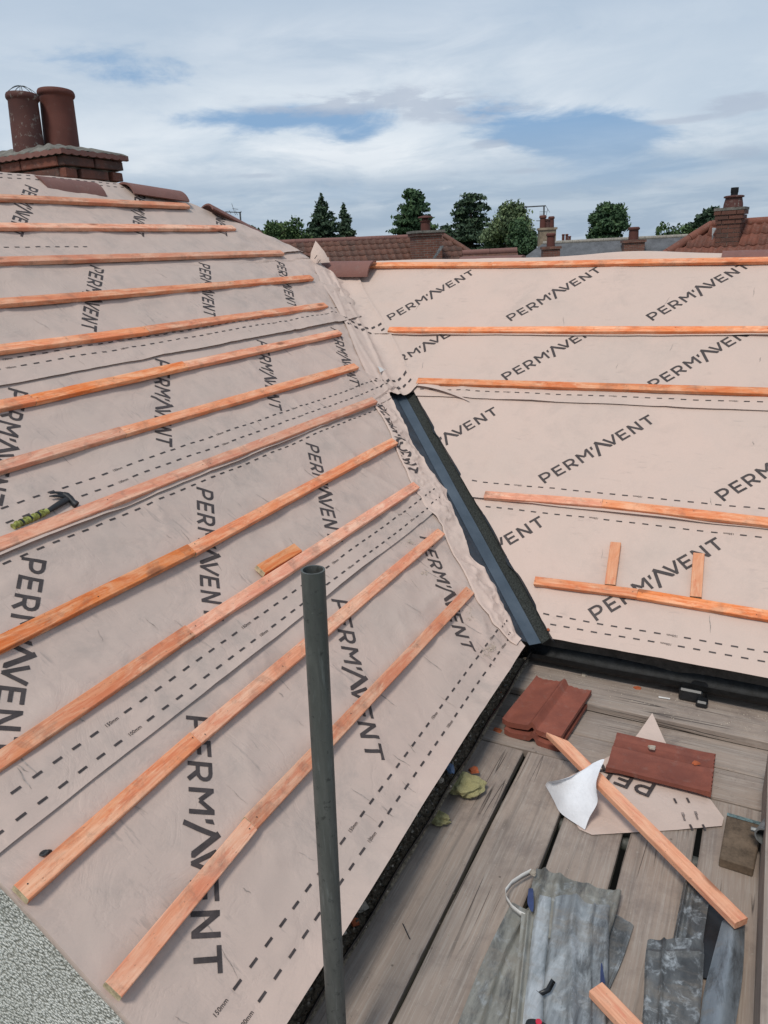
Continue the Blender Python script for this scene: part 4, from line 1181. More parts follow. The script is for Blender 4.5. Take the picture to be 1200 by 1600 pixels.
# ---------------------------------------------------------------- things on the deck
def roman_tile_me(L=.42, Wd=.33, th=.017, amp=.036, flat=False, seed=0):
    n, m = 40, 8; V = []; F = []
    def prof(u):
        if flat: return .0035*math.cos(u*math.pi*4)+(.010*max(0, 1-abs(u-.55)/.06))-(.008*max(0, 1-abs(u-.86)/.04))+(.007 if u < .08 else 0)
        # two broad pans with one roll between and a lap edge
        a = .22*math.sin(min(1, u/.44)*math.pi) if u < .44 else 0
        a = 0
        if u < .40: a = .16*(1-math.sin(u/.40*math.pi))+.10*(1-u/.4)
        elif u < .56: a = .16+.84*(.5-.5*math.cos((u-.40)/.08*math.pi)) if u < .48 else .42+.58*(.5+.5*math.cos((u-.48)/.08*math.pi))
        else: a = .42-.34*math.sin((u-.56)/.44*math.pi*.5)+(.30*((u-.9)/.1) if u > .9 else 0)
        return amp*a
    for s in (0, 1):
        for i in range(m+1):
            for j in range(n+1):
                u = j/n; x = -L/2+L*i/m; y = -Wd/2+Wd*u
                if i == m: x += .003*math.sin(j*1.7+seed)
                V.append((x, y, prof(u)+(0 if s == 0 else -th*(1.5 if i in (0, m) else 1))+(.003 if i == m else 0)))
    k = (m+1)*(n+1)
    for i in range(m):
        for j in range(n):
            q = (i*(n+1)+j, (i+1)*(n+1)+j, (i+1)*(n+1)+j+1, i*(n+1)+j+1); F.append(q); F.append(tuple(k+x for x in q)[::-1])
    for i in range(m):
        for j in (0, n): F.append((i*(n+1)+j, (i+1)*(n+1)+j, k+(i+1)*(n+1)+j, k+i*(n+1)+j))
    for j in range(n):
        for i in (0, m): F.append((i*(n+1)+j, i*(n+1)+j+1, k+i*(n+1)+j+1, k+i*(n+1)+j))
    me = mesh('roof_tile', V, F); bm = bmesh.new(); bm.from_mesh(me); bmesh.ops.recalc_face_normals(bm, faces=bm.faces); bm.to_mesh(me); bm.free()
    return smooth_by_angle(me, .5)
TG = 'red concrete roof tiles laid on the scaffold boards'
def tile_at(px4, z, label, tilt=(0, 0), flat=False, sc=(1, 1)):
    """px4: near-left, far-left, far-right, near-right corners as sighted at height z"""
    c = [Vector(onz(x, y, z)) for x, y in px4]
    ctr = sum(c, Vector())/4; along = ((c[1]-c[0])+(c[2]-c[3]))/2; across = ((c[3]-c[0])+(c[2]-c[1]))/2
    me = roman_tile_me(along.length, across.length, flat=flat, seed=ctr.x)
    mm = frame(ctr, along, (tilt[0], tilt[1], 1))
    o = link('roof_tile', me, None, tile_m, mm)
    return tag(o, label, 'roof tile', TG)
print('tileA', [list(np.round(onz(x, y, .07), 3)) for x, y in [(783, 1140), (833, 1064), (928, 1082), (878, 1160)]])
tile_at([(787, 1150), (836, 1076), (927, 1092), (876, 1162)], .022, 'lower red wavy roof tile of the pair stacked below the valley foot')
tile_at([(784, 1131), (834, 1062), (928, 1080), (877, 1148)], .060, 'upper red wavy roof tile of the pair stacked below the valley foot', (.02, .02))
tile_at([(941, 1203), (1104, 1237), (1123, 1184), (969, 1144)], .035, 'flat grooved red roof tile lying face down on the membrane offcut', flat=True)

# membrane offcut
def offcut():
    z = .006
    root = empty('membrane_offcut', onz(1000, 1240, 0), 'beige membrane offcut with printed letters lying on the boards, one corner curled over white', 'membrane offcut')
    out_ = [(862, 1228), (905, 1296), (925, 1305), (1060, 1297), (1128, 1291), (1131, 1278), (1112, 1252), (1052, 1180), (1018, 1128), (996, 1150), (960, 1178), (900, 1208)]
    P_ = [onz(x, y, z) for x, y in out_]
    bm = bmesh.new(); vs = [bm.verts.new(Vector(p)) for p in P_]; bm.faces.new(vs)
    bmesh.ops.triangulate(bm, faces=bm.faces)
    bmesh.ops.subdivide_edges(bm, edges=bm.edges, cuts=4, use_grid_fill=True); bmesh.ops.triangulate(bm, faces=bm.faces)
    for v in bm.verts:
        v.co.z += .006*float(abs(fbm(np.array(v.co.x*6), np.array(v.co.y*6), 4, 3)))+.001
    # the tip behind the tile stands up a little
    tip = Vector(onz(1018, 1128, z))
    for v in bm.verts:
        d = (v.co-tip).length
        if d < .16: v.co.z += .045*(1-d/.16)
    bmesh.ops.recalc_face_normals(bm, faces=bm.faces)
    o = link('offcut_sheet', from_bm('offcut_sheet', bm, True), root, mem_clean)
    # curled corner: the white underside shows
    base = [onz(x, y, .010) for x, y in [(932, 1290), (905, 1288), (885, 1268), (868, 1244), (857, 1226)]]
    V = []; F = []; rows = 12
    endp = [far_z for far_z in [onz(x, y, .10) for x, y in [(934, 1240), (930, 1220), (938, 1200), (944, 1188), (943, 1187)]]]
    ctrl = [[(914, 1297), (878, 1272), (866, 1252), (857, 1236), (852, 1227)],
            [(921, 1278), (890, 1255), (876, 1238), (866, 1226), (856, 1222)],
            [(933, 1256), (912, 1232), (897, 1224), (882, 1219), (866, 1220)],
            [(932, 1236), (926, 1214), (920, 1206), (908, 1207), (892, 1214)],
            [(931, 1222), (938, 1202), (944, 1187), (930, 1192), (917, 1199)]]
    zs = [.012, .05, .10, .135, .15]
    G = [[onz(x, y, zs[i]+(.012*math.sin(j*.8) if i else 0)) for j, (x, y) in enumerate(r)] for i, r in enumerate(ctrl)]
    G = np.array(G)
    def bil(G, nu, nv):
        out = []
        a = np.linspace(0, G.shape[0]-1, nu); b = np.linspace(0, G.shape[1]-1, nv)
        def w(t, n):
            i = np.clip(np.floor(t).astype(int), 0, n-2); f = t-i; return i, f
        for u in a:
            i = min(int(u), G.shape[0]-2); f = u-i
            for v in b:
                j = min(int(v), G.shape[1]-2); g = v-j
                def cr(p0, p1, p2, p3, t): return .5*((2*p1)+(-p0+p2)*t+(2*p0-5*p1+4*p2-p3)*t*t+(-p0+3*p1-3*p2+p3)*t**3)
                R = []
                for ii in (i-1, i, i+1, i+2):
                    ii = min(max(ii, 0), G.shape[0]-1)
                    q = [G[ii][min(max(jj, 0), G.shape[1]-1)] for jj in (j-1, j, j+1, j+2)]
                    R.append(cr(*q, g))
                out.append(cr(*R, f))
        return out
    nu, nv = 36, 36
    V = bil(G, nu, nv)
    F = [(i*nv+j, (i+1)*nv+j, (i+1)*nv+j+1, i*nv+j+1) for i in range(nu-1) for j in range(nv-1)]
    V = [np.array(v)+np.array((0, 0, .001+.010*float(fbm(np.array(v[0]*14), np.array(v[1]*14), 3, 3)))) for v in V]
    link('curled_corner', mesh('curled_corner', V, F, True), root, mem_white)
    # underside layer so the curl has its beige face too
    # PER print, upside down to the viewer
    a = onz(1019, 1240, .0); b = onz(951, 1214, .0); d = (b-a); Lw = np.linalg.norm(d[:2]); d = d/np.linalg.norm(d); upv = np.array((-d[1], d[0], 0))
    polys = [q for q in GL if max(p[0] for p in q) < 2.85]
    Vv = []; Ff = []
    h = .085
    for q in polys:
        k = len(Vv)
        for p in q:
            w = a+d*(p[0]*h*1.0)+upv*((p[1]-.5)*h); Vv.append(np.array((w[0], w[1], .0135)))
        Ff.append((k, k+1, k+2, k+3))
    link('printed_word', mesh('printed_word', Vv, Ff), root, ink)
    Vv = []; Ff = []
    for (x, y) in ((1055, 1251), (1075, 1250), (1080, 1292), (1100, 1292)):
        p = onz(x, y, .013); k = len(Vv)
        e = nrm(onz(x+6, y+12, .013)-p)
        s = np.array((-e[1], e[0], 0))*.004
        Vv += [p-e*.013-s, p+e*.013-s, p+e*.013+s, p-e*.013+s]; Ff.append((k, k+1, k+2, k+3))
    for (TV, TF), (x, y) in ((T150, (1068, 1275)), (T100, (1088, 1273))):
        p = onz(x, y, .013); e = nrm(onz(x+5, y+14, .013)-p); s = np.array((-e[1], e[0], 0)); k = len(Vv)
        Vv += [p+e*(q[0]-1.4)*.015-s*(q[1]-.3)*-.015 for q in TV]; Ff += [tuple(k+i for i in f) for f in TF]
    kk = link('lap_marks', mesh('lap_marks', Vv, Ff), root, ink); kk['kind'] = 'stuff'
offcut()

# long splintered batten
def longbatten():
    p1 = Vector(onz(1158, 1443, .085)); p0 = Vector(onz(862, 1146, .105)); d = p1-p0
    me = batten_me(d.length, .050, .025, 3.3)
    for v in me.vertices:      # broken, pointed far end
        if v.co.x < -d.length/2+.10:
            q = (v.co.x+d.length/2)/.10; 
            v.co.x += (.5+v.co.y/.05)*.085*(1-q) if v.co.x < -d.length/2+.02 else 0
    o = link('batten', me, None, [wood_n, wood_n], frame((p0+p1)/2, d, (0, 0, 1)))
    tag(o, 'long orange batten with a splintered end lying across the boards from the tile pair', 'batten')
    rng = random.Random(4)
longbatten()
p0 = Vector(onz(931, 1546, .075)); p1 = Vector(onz(1004, 1622, .075))
tag(batten(p0, p1, (0, 0, 1), None, 'batten_offcut', mats=(wood_n, wood_n)), 'short orange batten offcut at the bottom edge beside the lead sheets', 'batten offcut')

# lead sheets
def csheet(name, ctrl, zs, m, label, th=.004, nu=46, nv=46, prof=None, seed=1, rough=.004, group='old lead flashing heaped on the scaffold boards', cat='lead sheet', fine=.0):
    """bent sheet through a grid of sighted points with heights; given thickness"""
    G = np.array([[onz(x, y, z if np.isscalar(zs[i]) else 0) if np.isscalar(zs[i]) and (z := zs[i]) is not None else onz(x, y, zs[i][j]) for j, (x, y) in enumerate(r)] for i, r in enumerate(ctrl)])
    def cr(p0, p1, p2, p3, t): return .5*((2*p1)+(-p0+p2)*t+(2*p0-5*p1+4*p2-p3)*t*t+(-p0+3*p1-3*p2+p3)*t**3)
    nI, nJ = G.shape[:2]; top = []
    for u in np.linspace(0, nI-1, nu):
        i = min(int(u), nI-2); f = u-i
        for v in np.linspace(0, nJ-1, nv):
            j = min(int(v), nJ-2); g = v-j; R = []
            for ii in (i-1, i, i+1, i+2):
                ii = min(max(ii, 0), nI-1); R.append(cr(*[G[ii][min(max(jj, 0), nJ-1)] for jj in (j-1, j, j+1, j+2)], g))
            p = cr(*R, f)
            if prof: p = p+np.array((0, 0, prof(u/(nI-1), v/(nJ-1))))
            p = p+np.array((0, 0, rough*2*float(fbm(np.array(p[0]*9), np.array(p[1]*9), seed, 4))+fine*max(0, 1-abs(float(fbm(np.array(p[0]*16), np.array(p[1]*16), seed+5, 3)))*7)))
            top.append(p)
    V = top+[p-np.array((0, 0, th)) for p in top]; k = nu*nv; F = []
    for i in range(nu-1):
        for j in range(nv-1):
            q = (i*nv+j, (i+1)*nv+j, (i+1)*nv+j+1, i*nv+j+1); F.append(q); F.append(tuple(k+x for x in q)[::-1])
    for i in range(nu-1):
        for j in (0, nv-1): F.append((i*nv+j, (i+1)*nv+j, k+(i+1)*nv+j, k+i*nv+j))
    for j in range(nv-1):
        for i in (0, nu-1): F.append((i*nv+j, i*nv+j+1, k+i*nv+j+1, k+i*nv+j))
    me = mesh(name, V, F); bm = bmesh.new(); bm.from_mesh(me); bmesh.ops.recalc_face_normals(bm, faces=bm.faces); bm.to_mesh(me); bm.free()
    smooth_by_angle(me, .9)
    return tag(link(name, me, None, m), label, cat, group)
def ridges(*cs):
    def f(u, v):
        h = 0
        for c, w, a in cs: h += a*math.exp(-((v-c)/w)**2)
        return h
    return f
# rows run from the far edge to the near edge, each row left to right
csheet('lead_sheet', [[(800, 1410), (830, 1425), (850, 1432)], [(755, 1500), (790, 1510), (825, 1520)], [(700, 1640), (750, 1650), (800, 1660)]], [.016, .018, .020], lead_d,
       'long narrow grey lead strip slanting down to the left under the heap', prof=ridges((.42, .03, .012), (.75, .05, .008)), seed=2)
csheet('lead_sheet', [[(885, 1430), (950, 1425), (990, 1446)], [(880, 1500), (935, 1500), (972, 1500)], [(880, 1580), (920, 1570), (945, 1560)]], [.018, .020, .018], lead_b,
       'dark lead corner sticking out to the right of the heap', seed=8, prof=ridges((.9, .05, .004)))
csheet('lead_sheet', [[(838, 1357), (880, 1370), (925, 1385), (971, 1393)], [(828, 1400), (870, 1410), (915, 1415), (962, 1430)], [(822, 1470), (862, 1470), (905, 1470), (950, 1470)]], [.045, .042, .032], lead_d,
       'folded lead sheet at the back of the heap with a turned up edge', prof=ridges((.13, .03, .016), (.30, .04, .012), (.62, .06, .008), (.95, .05, .012)), seed=14, fine=.004)
csheet('lead_sheet', [[(838, 1396), (862, 1402), (888, 1399), (922, 1412), (955, 1413)], [(832, 1450), (858, 1452), (880, 1452), (915, 1455), (952, 1460)],
                      [(824, 1520), (850, 1522), (880, 1520), (915, 1525), (950, 1530)], [(812, 1640), (845, 1650), (880, 1650), (915, 1650), (948, 1650)]],
       [[.060, .058, .066, .052, .056], [.060, .048, .058, .050, .060], [.062, .046, .050, .052, .060], [.062, .046, .050, .052, .060]], lead_a,
       'large pale blue grey lead sheet with fold lines lying on top of the heap', prof=ridges((.0, .05, -.014), (.27, .020, -.014), (.60, .05, .020), (.80, .010, .008), (1.0, .03, -.016)), seed=23, rough=.007, fine=.003)
csheet('lead_sheet', [[(815, 1425), (830, 1432), (842, 1440)], [(808, 1500), (822, 1505), (836, 1510)], [(790, 1640), (808, 1650), (826, 1650)]], [.044, .046, .048], lead_d,
       'crumpled muddy lead edge along the left of the heap', prof=ridges((.35, .10, .014), (.75, .08, -.008)), seed=33, rough=.012)
# right hand group
csheet('lead_sheet', [[(1068, 1382), (1092, 1386), (1110, 1395)], [(1055, 1450), (1080, 1455), (1100, 1460)], [(1045, 1500), (1070, 1505), (1095, 1510)]], [.030, .034, .030], lead_b,
       'rolled dark lead edge standing behind the right hand sheets', prof=ridges((.12, .06, .022), (.35, .10, .012)), seed=41, rough=.005)
csheet('lead_sheet', [[(1095, 1405), (1120, 1420), (1145, 1440)], [(1085, 1460), (1115, 1470), (1140, 1480)], [(1070, 1520), (1110, 1530), (1130, 1540)]], [.020, .020, .020], black_p,
       'black plastic sheet lying under the lead beside the long batten', seed=43, cat='plastic sheet', group=None)
csheet('lead_sheet', [[(1128, 1440), (1148, 1428), (1164, 1440)], [(1112, 1500), (1140, 1490), (1162, 1500)], [(1098, 1560), (1130, 1550), (1156, 1560)], [(1088, 1650), (1115, 1650), (1140, 1650)]],
       [[.030, .060, .030], [.028, .066, .030], [.028, .064, .030], [.028, .056, .028]], lead_c, 'smooth blue grey lead strip curving down the right side', seed=47, rough=.002)
csheet('lead_sheet', [[(1012, 1466), (1035, 1470), (1062, 1466), (1100, 1470)], [(1008, 1500), (1032, 1504), (1062, 1502), (1100, 1504)], [(1006, 1560), (1030, 1562), (1058, 1560), (1096, 1560)], [(998, 1650), (1024, 1652), (1052, 1650), (1088, 1650)]],
       [[.052, .044, .052, .056], [.040, .040, .044, .046], [.048, .040, .046, .048], [.048, .040, .046, .048]], lead_b,
       'squared dark lead piece with white oxide stains in front of the right hand sheets', prof=lambda u, v: .010*math.exp(-((v-.36)/.04)**2)-.008*math.exp(-((v-.0)/.05)**2)+.010*math.exp(-((u-.24)/.03)**2)-.01*math.exp(-((v-1.)/.05)**2), seed=53, rough=.006, fine=.003)

# white strap loop
def ribbon(name, pts, wv, m, label, cat):
    V = []; F = []
    for p in pts: V += [np.array(p), np.array(p)+np.array(wv)]
    V += [np.array(v)+np.array((.0015, .0015, 0)) for v in V]; k = 2*len(pts)
    for i in range(len(pts)-1):
        a = 2*i; F += [(a, a+1, a+3, a+2), (k+a, k+a+2, k+a+3, k+a+1), (a, a+2, k+a+2, k+a), (a+1, k+a+1, k+a+3, a+3)]
    return tag(link(name, mesh(name, V, F, True), None, m), label, cat)
lp = [(830, 1366), (815, 1374), (800, 1384), (790, 1397), (791, 1408), (800, 1422), (812, 1432), (822, 1437)]
sp = []
for i in range(len(lp)-1):
    for q in (0, .25, .5, .75): sp.append((lp[i][0]*(1-q)+lp[i+1][0]*q, lp[i][1]*(1-q)+lp[i+1][1]*q))
sp.append(lp[-1])
ribbon('strap', [onz(x, y, .030) for x, y in sp], (0, 0, .022), white_m, 'pale plastic strap looping out of the left of the lead heap', 'strap')
# bits on the lead: blue painted edge, black scrap
def chip(name, px, z, r, m, label, cat, seed=0, flat=.6, group=None, sub=2, loc=None, el=(1, 1)):
    bm = bmesh.new(); bmesh.ops.create_icosphere(bm, subdivisions=sub, radius=1)
    for v in bm.verts:
        n = mnoise.noise(v.co*1.3+Vector((seed, seed*2, 0)))*.55+mnoise.noise(v.co*3.1+Vector((seed, 0, 5)))*.25
        v.co = v.co*(1+n); v.co.x *= el[0]; v.co.y *= el[1]; v.co.z *= flat
    zmin = min(v.co.z for v in bm.verts)
    for v in bm.verts: v.co.z -= zmin
    me = from_bm(name, bm, False)
    p = loc if loc is not None else onz(px[0], px[1], z)
    o = link(name, me, None, m, Matrix.Translation(Vector(p)) @ Matrix.Rotation(seed*1.7, 4, 'Z') @ Matrix.Diagonal((r, r, r, 1)))
    return tag(o, label, cat, group)
def shard(px, z, s, m, label, seed=0, cat='shard', name='tile_shard', group=None, P=None, up=(0, 0, 1)):
    """broken flat fragment with angular outline"""
    rg = random.Random(seed); n = 5; t_ = s*.35
    pts = [(math.cos(i*2*math.pi/n+rg.uniform(-.35, .35))*s*rg.uniform(.55, 1.1), math.sin(i*2*math.pi/n+rg.uniform(-.35, .35))*s*rg.uniform(.5, 1)) for i in range(n)]
    V = [(x, y, 0) for x, y in pts]+[(x*.85, y*.85, t_*rg.uniform(.6, 1.2)) for x, y in pts]
    F = [tuple(range(n))[::-1], tuple(range(n, 2*n))]+[(i, (i+1) % n, n+(i+1) % n, n+i) for i in range(n)]
    p = P if P is not None else onz(px[0], px[1], z)
    return tag(link(name, mesh(name, V, F), None, m, frame(p, (math.cos(seed), math.sin(seed), 0), up)), label, cat, group)
ribbon('plastic_scrap', [onz(x, y, .072) for x, y in [(868, 1535), (860, 1550), (848, 1556), (844, 1553)]], (.004, .012, .002), black_p, 'black plastic scrap lying on the pale lead sheet', 'plastic scrap')
csheet('tape_scrap', [[(826, 1388), (833, 1388)], [(824, 1410), (834, 1412)], [(830, 1424), (833, 1424)]], [.068, .070, .070], navy_m, 'blue scrap at the top left edge of the lead heap', th=.001, nu=8, nv=4, rough=0, group=None, cat='tape scrap')
csheet('tape_scrap', [[(939, 1505), (941, 1505)], [(938, 1520), (943, 1520)], [(938, 1535), (946, 1536)]], [.080, .080, .080], navy_m, 'navy scrap on the pale lead sheet just above the short offcut', th=.001, nu=8, nv=4, rough=0, group=None, cat='tape scrap')
chip('stone_fragment', (833, 1366), .06, .012, stone_m, 'cream crumb at the end of the pale strap', 'crumb', 3)
# knife handle at the bottom
def knife():
    root = empty('knife_handle', onz(841, 1606, .07), 'black and red tool handle poking in at the bottom edge on the lead', 'tool')
    c = onz(841, 1612, .085)
    V = []; F = []; n = 20
    prof = [(0, .034), (.006, .031), (.014, .022), (.018, .0)]
    me = lathe('grip', [(.0005, .0), (.024, .002), (.028, .010), (.026, .024), (.016, .030), (.0005, .031)], 28)
    link('grip', me, root, black_p, Matrix.Translation(Vector(c)) @ Matrix.Diagonal((.65, 1.25, .8, 1)))
    link('button', lathe('button', [(.0003, .0), (.008, .0), (.008, .004), (.0003, .005)], 16), root, red_m, Matrix.Translation(Vector(c)+Vector((.006, .001, .0245))))
knife()

# debris on the deck
chip('foam_lump', (724, 1238), .0, .056, foam_m, 'larger lump of yellow foam by the gutter below a terracotta shard', 'foam lump', 1.0, .55, 'yellow foam lumps beside the gutter', 4, el=(1.2, .95))
chip('foam_lump', (682, 1284), .0, .036, foam_m, 'smaller lump of yellow foam by the gutter', 'foam lump', 4.6, .5, 'yellow foam lumps beside the gutter', 4, el=(1.6, .7))
shard((742, 1204), .03, .030, terra, 'orange terracotta shard on top of the larger foam lump', 3)
shard((846, 1074), .0, .018, terra, 'small red shard in the shade behind the tile pair', 5)
shard((996, 1076), .04, .020, terra, 'orange shard on the raised board under the right gutter', 8)
shard((778, 1142), .0, .024, terra, 'flat orange shard beside the left edge of the tile pair', 11)
shard((1019, 1168), .052, .020, stone_m, 'pale stone fragment standing on the flat red tile', 14, 'stone fragment', 'stone_fragment')
shard((1087, 1192), .052, .018, terra, 'small orange shard on the right end of the flat red tile', 17)
shard((912, 1055), .04, .020, stone_m, 'grey chip in the shade under the gutter', 19, 'stone chip', 'stone_fragment')
chip('blue_scrap', None, 0, .018, blue_m, 'blue plastic scrap lying in the grit of the gutter', 'plastic scrap', 2.2, .5, el=(1.8, .8), loc=hit(703, 1204, (0, 0, 1), .13))
chip('stone_fragment', None, 0, .012, stone_m, 'cream stone beside the blue scrap in the gutter', 'stone', 5.5, .8, loc=hit(689, 1222, (0, 0, 1), .13))
chip('stone_fragment', None, 0, .020, stone_m, 'pale stone wedged in the gutter right of the steel tube', 'stone', 7.5, .5, loc=hit(565, 1420, (0, 0, 1), .115))
shard(None, 0, .020, terra, 'orange shard in the gutter right of the steel tube', 21, P=hit(556, 1441, (0, 0, 1), .112))
def stick(name, p, q, r, m, label, cat):
    return tag(link(name, tube_me(name, p, q, r, r, 6), None, m), label, cat)
stick('nail', onz(629, 1443, .004), onz(640, 1467, .004), .0016, steel_m, 'loose nail on the darkest board by the gutter', 'nail')
stick('cigarette_end', onz(1029, 1089, .048), onz(1047, 1092, .048), .004, white_m, 'white cigarette end on the raised board under the right gutter', 'cigarette end')
stick('cigarette_end', onz(866, 1077, .005), onz(876, 1080, .005), .004, white_m, 'white scrap stick in the shade above the tile pair', 'cigarette end')

# downpipe outlet under the right gutter
def outlet():
    root = empty('downpipe', onz(1090, 1100, .04)); root.parent = house; root.matrix_parent_inverse = house.matrix_basis.inverted(); root['label'] = 'black gutter outlet and downpipe'
    p = onz(1090, 1092, .06)
    me = tube_me('pipe', (p[0]+.06, p[1], -.6), (p[0]+.06, p[1], .10), .036, .036, 20)
    o = link('pipe', smooth_by_angle(me), None, black_p); o.parent = root; o.matrix_parent_inverse = root.matrix_basis.inverted() @ Matrix.Identity(4)
    o.matrix_parent_inverse = (house.matrix_basis @ root.matrix_parent_inverse @ root.matrix_basis).inverted()
    for nm, c, s in (('union_bracket', (p[0]+.02, p[1]+.03, .075), (.07, .10, .06)), ('clip', (p[0]-.02, p[1]-.02, .058), (.05, .05, .035))):
        bm = bmesh.new(); box_bm(bm, c, s, None, .008); o = link(nm, from_bm(nm, bm), None, black_p); o.parent = root
        o.matrix_parent_inverse = (house.matrix_basis @ root.matrix_parent_inverse @ root.matrix_basis).inverted()
outlet()

# banded board end and the clamp at the right
def blockend():
    c = [Vector(onz(x, y, .04)) for x, y in [(1124, 1340), (1136, 1272), (1192, 1288), (1178, 1357)]]
    root = empty('board_offcut', c[0]-Vector((0, 0, .04)), 'dark square scaffold board end with a teal steel band at the right edge', 'board offcut')
    V = c+[p-Vector((0, 0, .038)) for p in c]
    F = [(0, 1, 2, 3), (7, 6, 5, 4)]+[(i, (i+1) % 4, 4+(i+1) % 4, 4+i) for i in range(4)]
    bm = bmesh.new(); vs = [bm.verts.new(v) for v in V]; [bm.faces.new([vs[i] for i in f]) for f in F]
    bmesh.ops.recalc_face_normals(bm, faces=bm.faces); bmesh.ops.bevel(bm, geom=list(bm.edges), offset=.004, segments=1, affect='EDGES')
    link('block', from_bm('block', bm), root, block_m)
    d = (c[1]-c[0]).normalized(); a = c[1]; b = c[2]
    V = [a-d*.012, a+d*.005, b+d*.005, b-d*.012]; V = [v+Vector((0, 0, .003)) for v in V]; V += [V[1]-Vector((0, 0, .040)), V[2]-Vector((0, 0, .040))]
    link('steel_band', mesh('steel_band', V, [(0, 1, 2, 3), (1, 4, 5, 2)]), root, teal_m)
blockend()
def clamp():
    p = Vector(onz(1192, 1292, .12)); root = empty('scaffold_clamp', p, 'grey steel coupler at the right edge above the toe board', 'clamp')
    root.location = p
    o = link('jaw', smooth_by_angle(tube_me('jaw', p+Vector((-.05, -.005, 0)), p+Vector((.05, -.04, .0)), .032, .032, 20, .026)), root, galv_m)
    bm = bmesh.new(); box_bm(bm, p+Vector((-.07, -.035, -.03)), (.06, .05, .03), None, .006); link('plate', from_bm('plate', bm), root, teal_m)
    link('bolt', tube_me('bolt', p+Vector((.0, .01, -.02)), p+Vector((.0, .035, -.02)), .008, .008, 6), root, galv_m)
clamp()

# ---------------------------------------------------------------- hammer on the left slope
def hammer():
    def S(x, y, h=.04): return Vector(onL(x, y, h))
    root = empty('claw_hammer', S(70, 800, 0), 'claw hammer with a yellow green taped handle lying above a left slope batten', 'hammer')
    def chain(name, pts, m, seg=12):
        V = []; F = []
        for i, (p, r, fl) in enumerate(pts):
            d = (pts[min(i+1, len(pts)-1)][0]-pts[max(i-1, 0)][0]).normalized(); n = Vector(NL); a = d.cross(n).normalized(); b = a.cross(d)
            for k in range(seg):
                an = 2*math.pi*k/seg; V.append(p+a*math.cos(an)*r+b*math.sin(an)*r*fl)
        for i in range(len(pts)-1):
            for k in range(seg): F.append((i*seg+k, i*seg+(k+1) % seg, (i+1)*seg+(k+1) % seg, (i+1)*seg+k))
        F += [tuple(range(seg))[::-1], tuple((len(pts)-1)*seg+k for k in range(seg))]
        return link(name, smooth_by_angle(mesh(name, V, F), .6), root, m)
    a, b = S(20, 823), S(74, 799); 
    pts = []
    for i in range(25):
        q = i/24; pts.append((a.lerp(b, q), .0095+.0024*(1 if i % 3 == 0 else 0)+.003*math.sin(q*3), .85))
    chain('grip', pts, green_h)
    for i in range(7):
        q = .12+i*.12; p = a.lerp(b, q); d = (b-a).normalized()
        link('tape_band', tube_me('tape_band', p-d*.002+Vector((0, 0, .001)), p+d*.004+Vector((0, 0, .001)), .0135, .0135, 14), root, [green_h, black_p][i % 2])
    c = S(104, 781)
    chain('shaft', [(b.lerp(c, q), .0085+.004*math.sin(q*2), .8) for q in (0, .2, .4, .6, .8, 1)], steel_m)
    h1 = S(120, 789); h0 = S(110, 779); hm = S(104, 774)
    chain('head', [(h1, .013, 1), (S(117, 787), .014, 1), (S(114, 784), .010, 1), (h0, .012, 1), (hm, .013, .9), (S(99, 771.5), .010, .8)], steel_m)
    chain('claw', [(S(101, 772.5), .009, .8), (S(94, 770.5), .008, .6), (S(87, 769.5), .006, .5), (S(78, 771), .003, .5)], steel_m, 8)
    chain('claw', [(S(101, 775.5), .009, .8), (S(94, 775), .008, .6), (S(86, 774.5), .006, .5), (S(77, 775.5), .003, .5)], steel_m, 8)
hammer()

# small scraps on the slopes
chip('plastic_scrap', None, 0, .010, black_p, 'small black scrap beside the lowest but one left batten', 'plastic scrap', 3.3, .5, sub=2, loc=onL(71, 1335, .02), el=(1.4, .8))
shard(None, 0, .014, terra, 'tiny orange crumb on the membrane at the foot of the valley', 31, P=onR(857, 984, .02), up=NR)
tag(link('paper_scrap', mesh('paper_scrap', [onL(590, 572, .04), onL(603, 577, .035), onL(594, 582, .045), onL(592, 576, .05)], [(0, 1, 2), (0, 2, 3)]), None, white_m), 'pale blue white scrap at the left edge of the valley apron', 'paper scrap')
def grains():
    V = []; F = []; rg = random.Random(9)
    for (cx, cy, sx, sy, n) in ((736, 957, 9, 10, 90), (768, 1012, 7, 7, 70), (758, 1022, 14, 8, 40), (640, 846, 8, 5, 30), (664, 896, 5, 3, 20)):
        for _ in range(n):
            p = onL(cx+rg.gauss(0, sx*.6), cy+rg.gauss(0, sy*.6), .022+rg.uniform(-.003, .004)); r = rg.uniform(.0015, .0042); b = len(V)
            for d in ((1, 0, 0), (-.5, .8, 0), (-.5, -.8, .1), (0, 0, 1.1)): V.append(p+np.array(d)*r*rg.uniform(.7, 1.3))
            F += [(b, b+1, b+3), (b+1, b+2, b+3), (b+2, b, b+3), (b, b+2, b+1)]
    tag(link('mortar_crumbs', mesh('mortar_crumbs', V, F), None, stone_m), 'small heaps of mortar crumbs on the left membrane near the valley', kind='stuff')
grains()
def deckgrit():
    V = []; F = []; rg = random.Random(19)
    def one(p, r):
        b = len(V)
        for d in ((1, 0, 0), (-.5, .8, 0), (-.5, -.8, 0), (0, 0, .9)): V.append(np.array(p)+np.array(d)*r*rg.uniform(.6, 1.3))
        F.extend([(b, b+1, b+3), (b+1, b+2, b+3), (b+2, b, b+3)])
    for _ in range(900): one((rg.uniform(.7, 2.57), rg.choice([.748, .60, .38])+rg.random()**2*.2, .002), rg.uniform(.0008, .0026))
    for _ in range(500): one((rg.uniform(2.62, 2.98), rg.uniform(-.5, .95), .002), rg.uniform(.0008, .0028))
    for _ in range(500): one((rg.uniform(3.0, 3.2), rg.uniform(-.6, .95), .042), rg.uniform(.001, .004))
    tag(link('deck_grit', mesh('deck_grit', V, F), None, stone_m), 'grit scattered over the scaffold boards', kind='stuff')
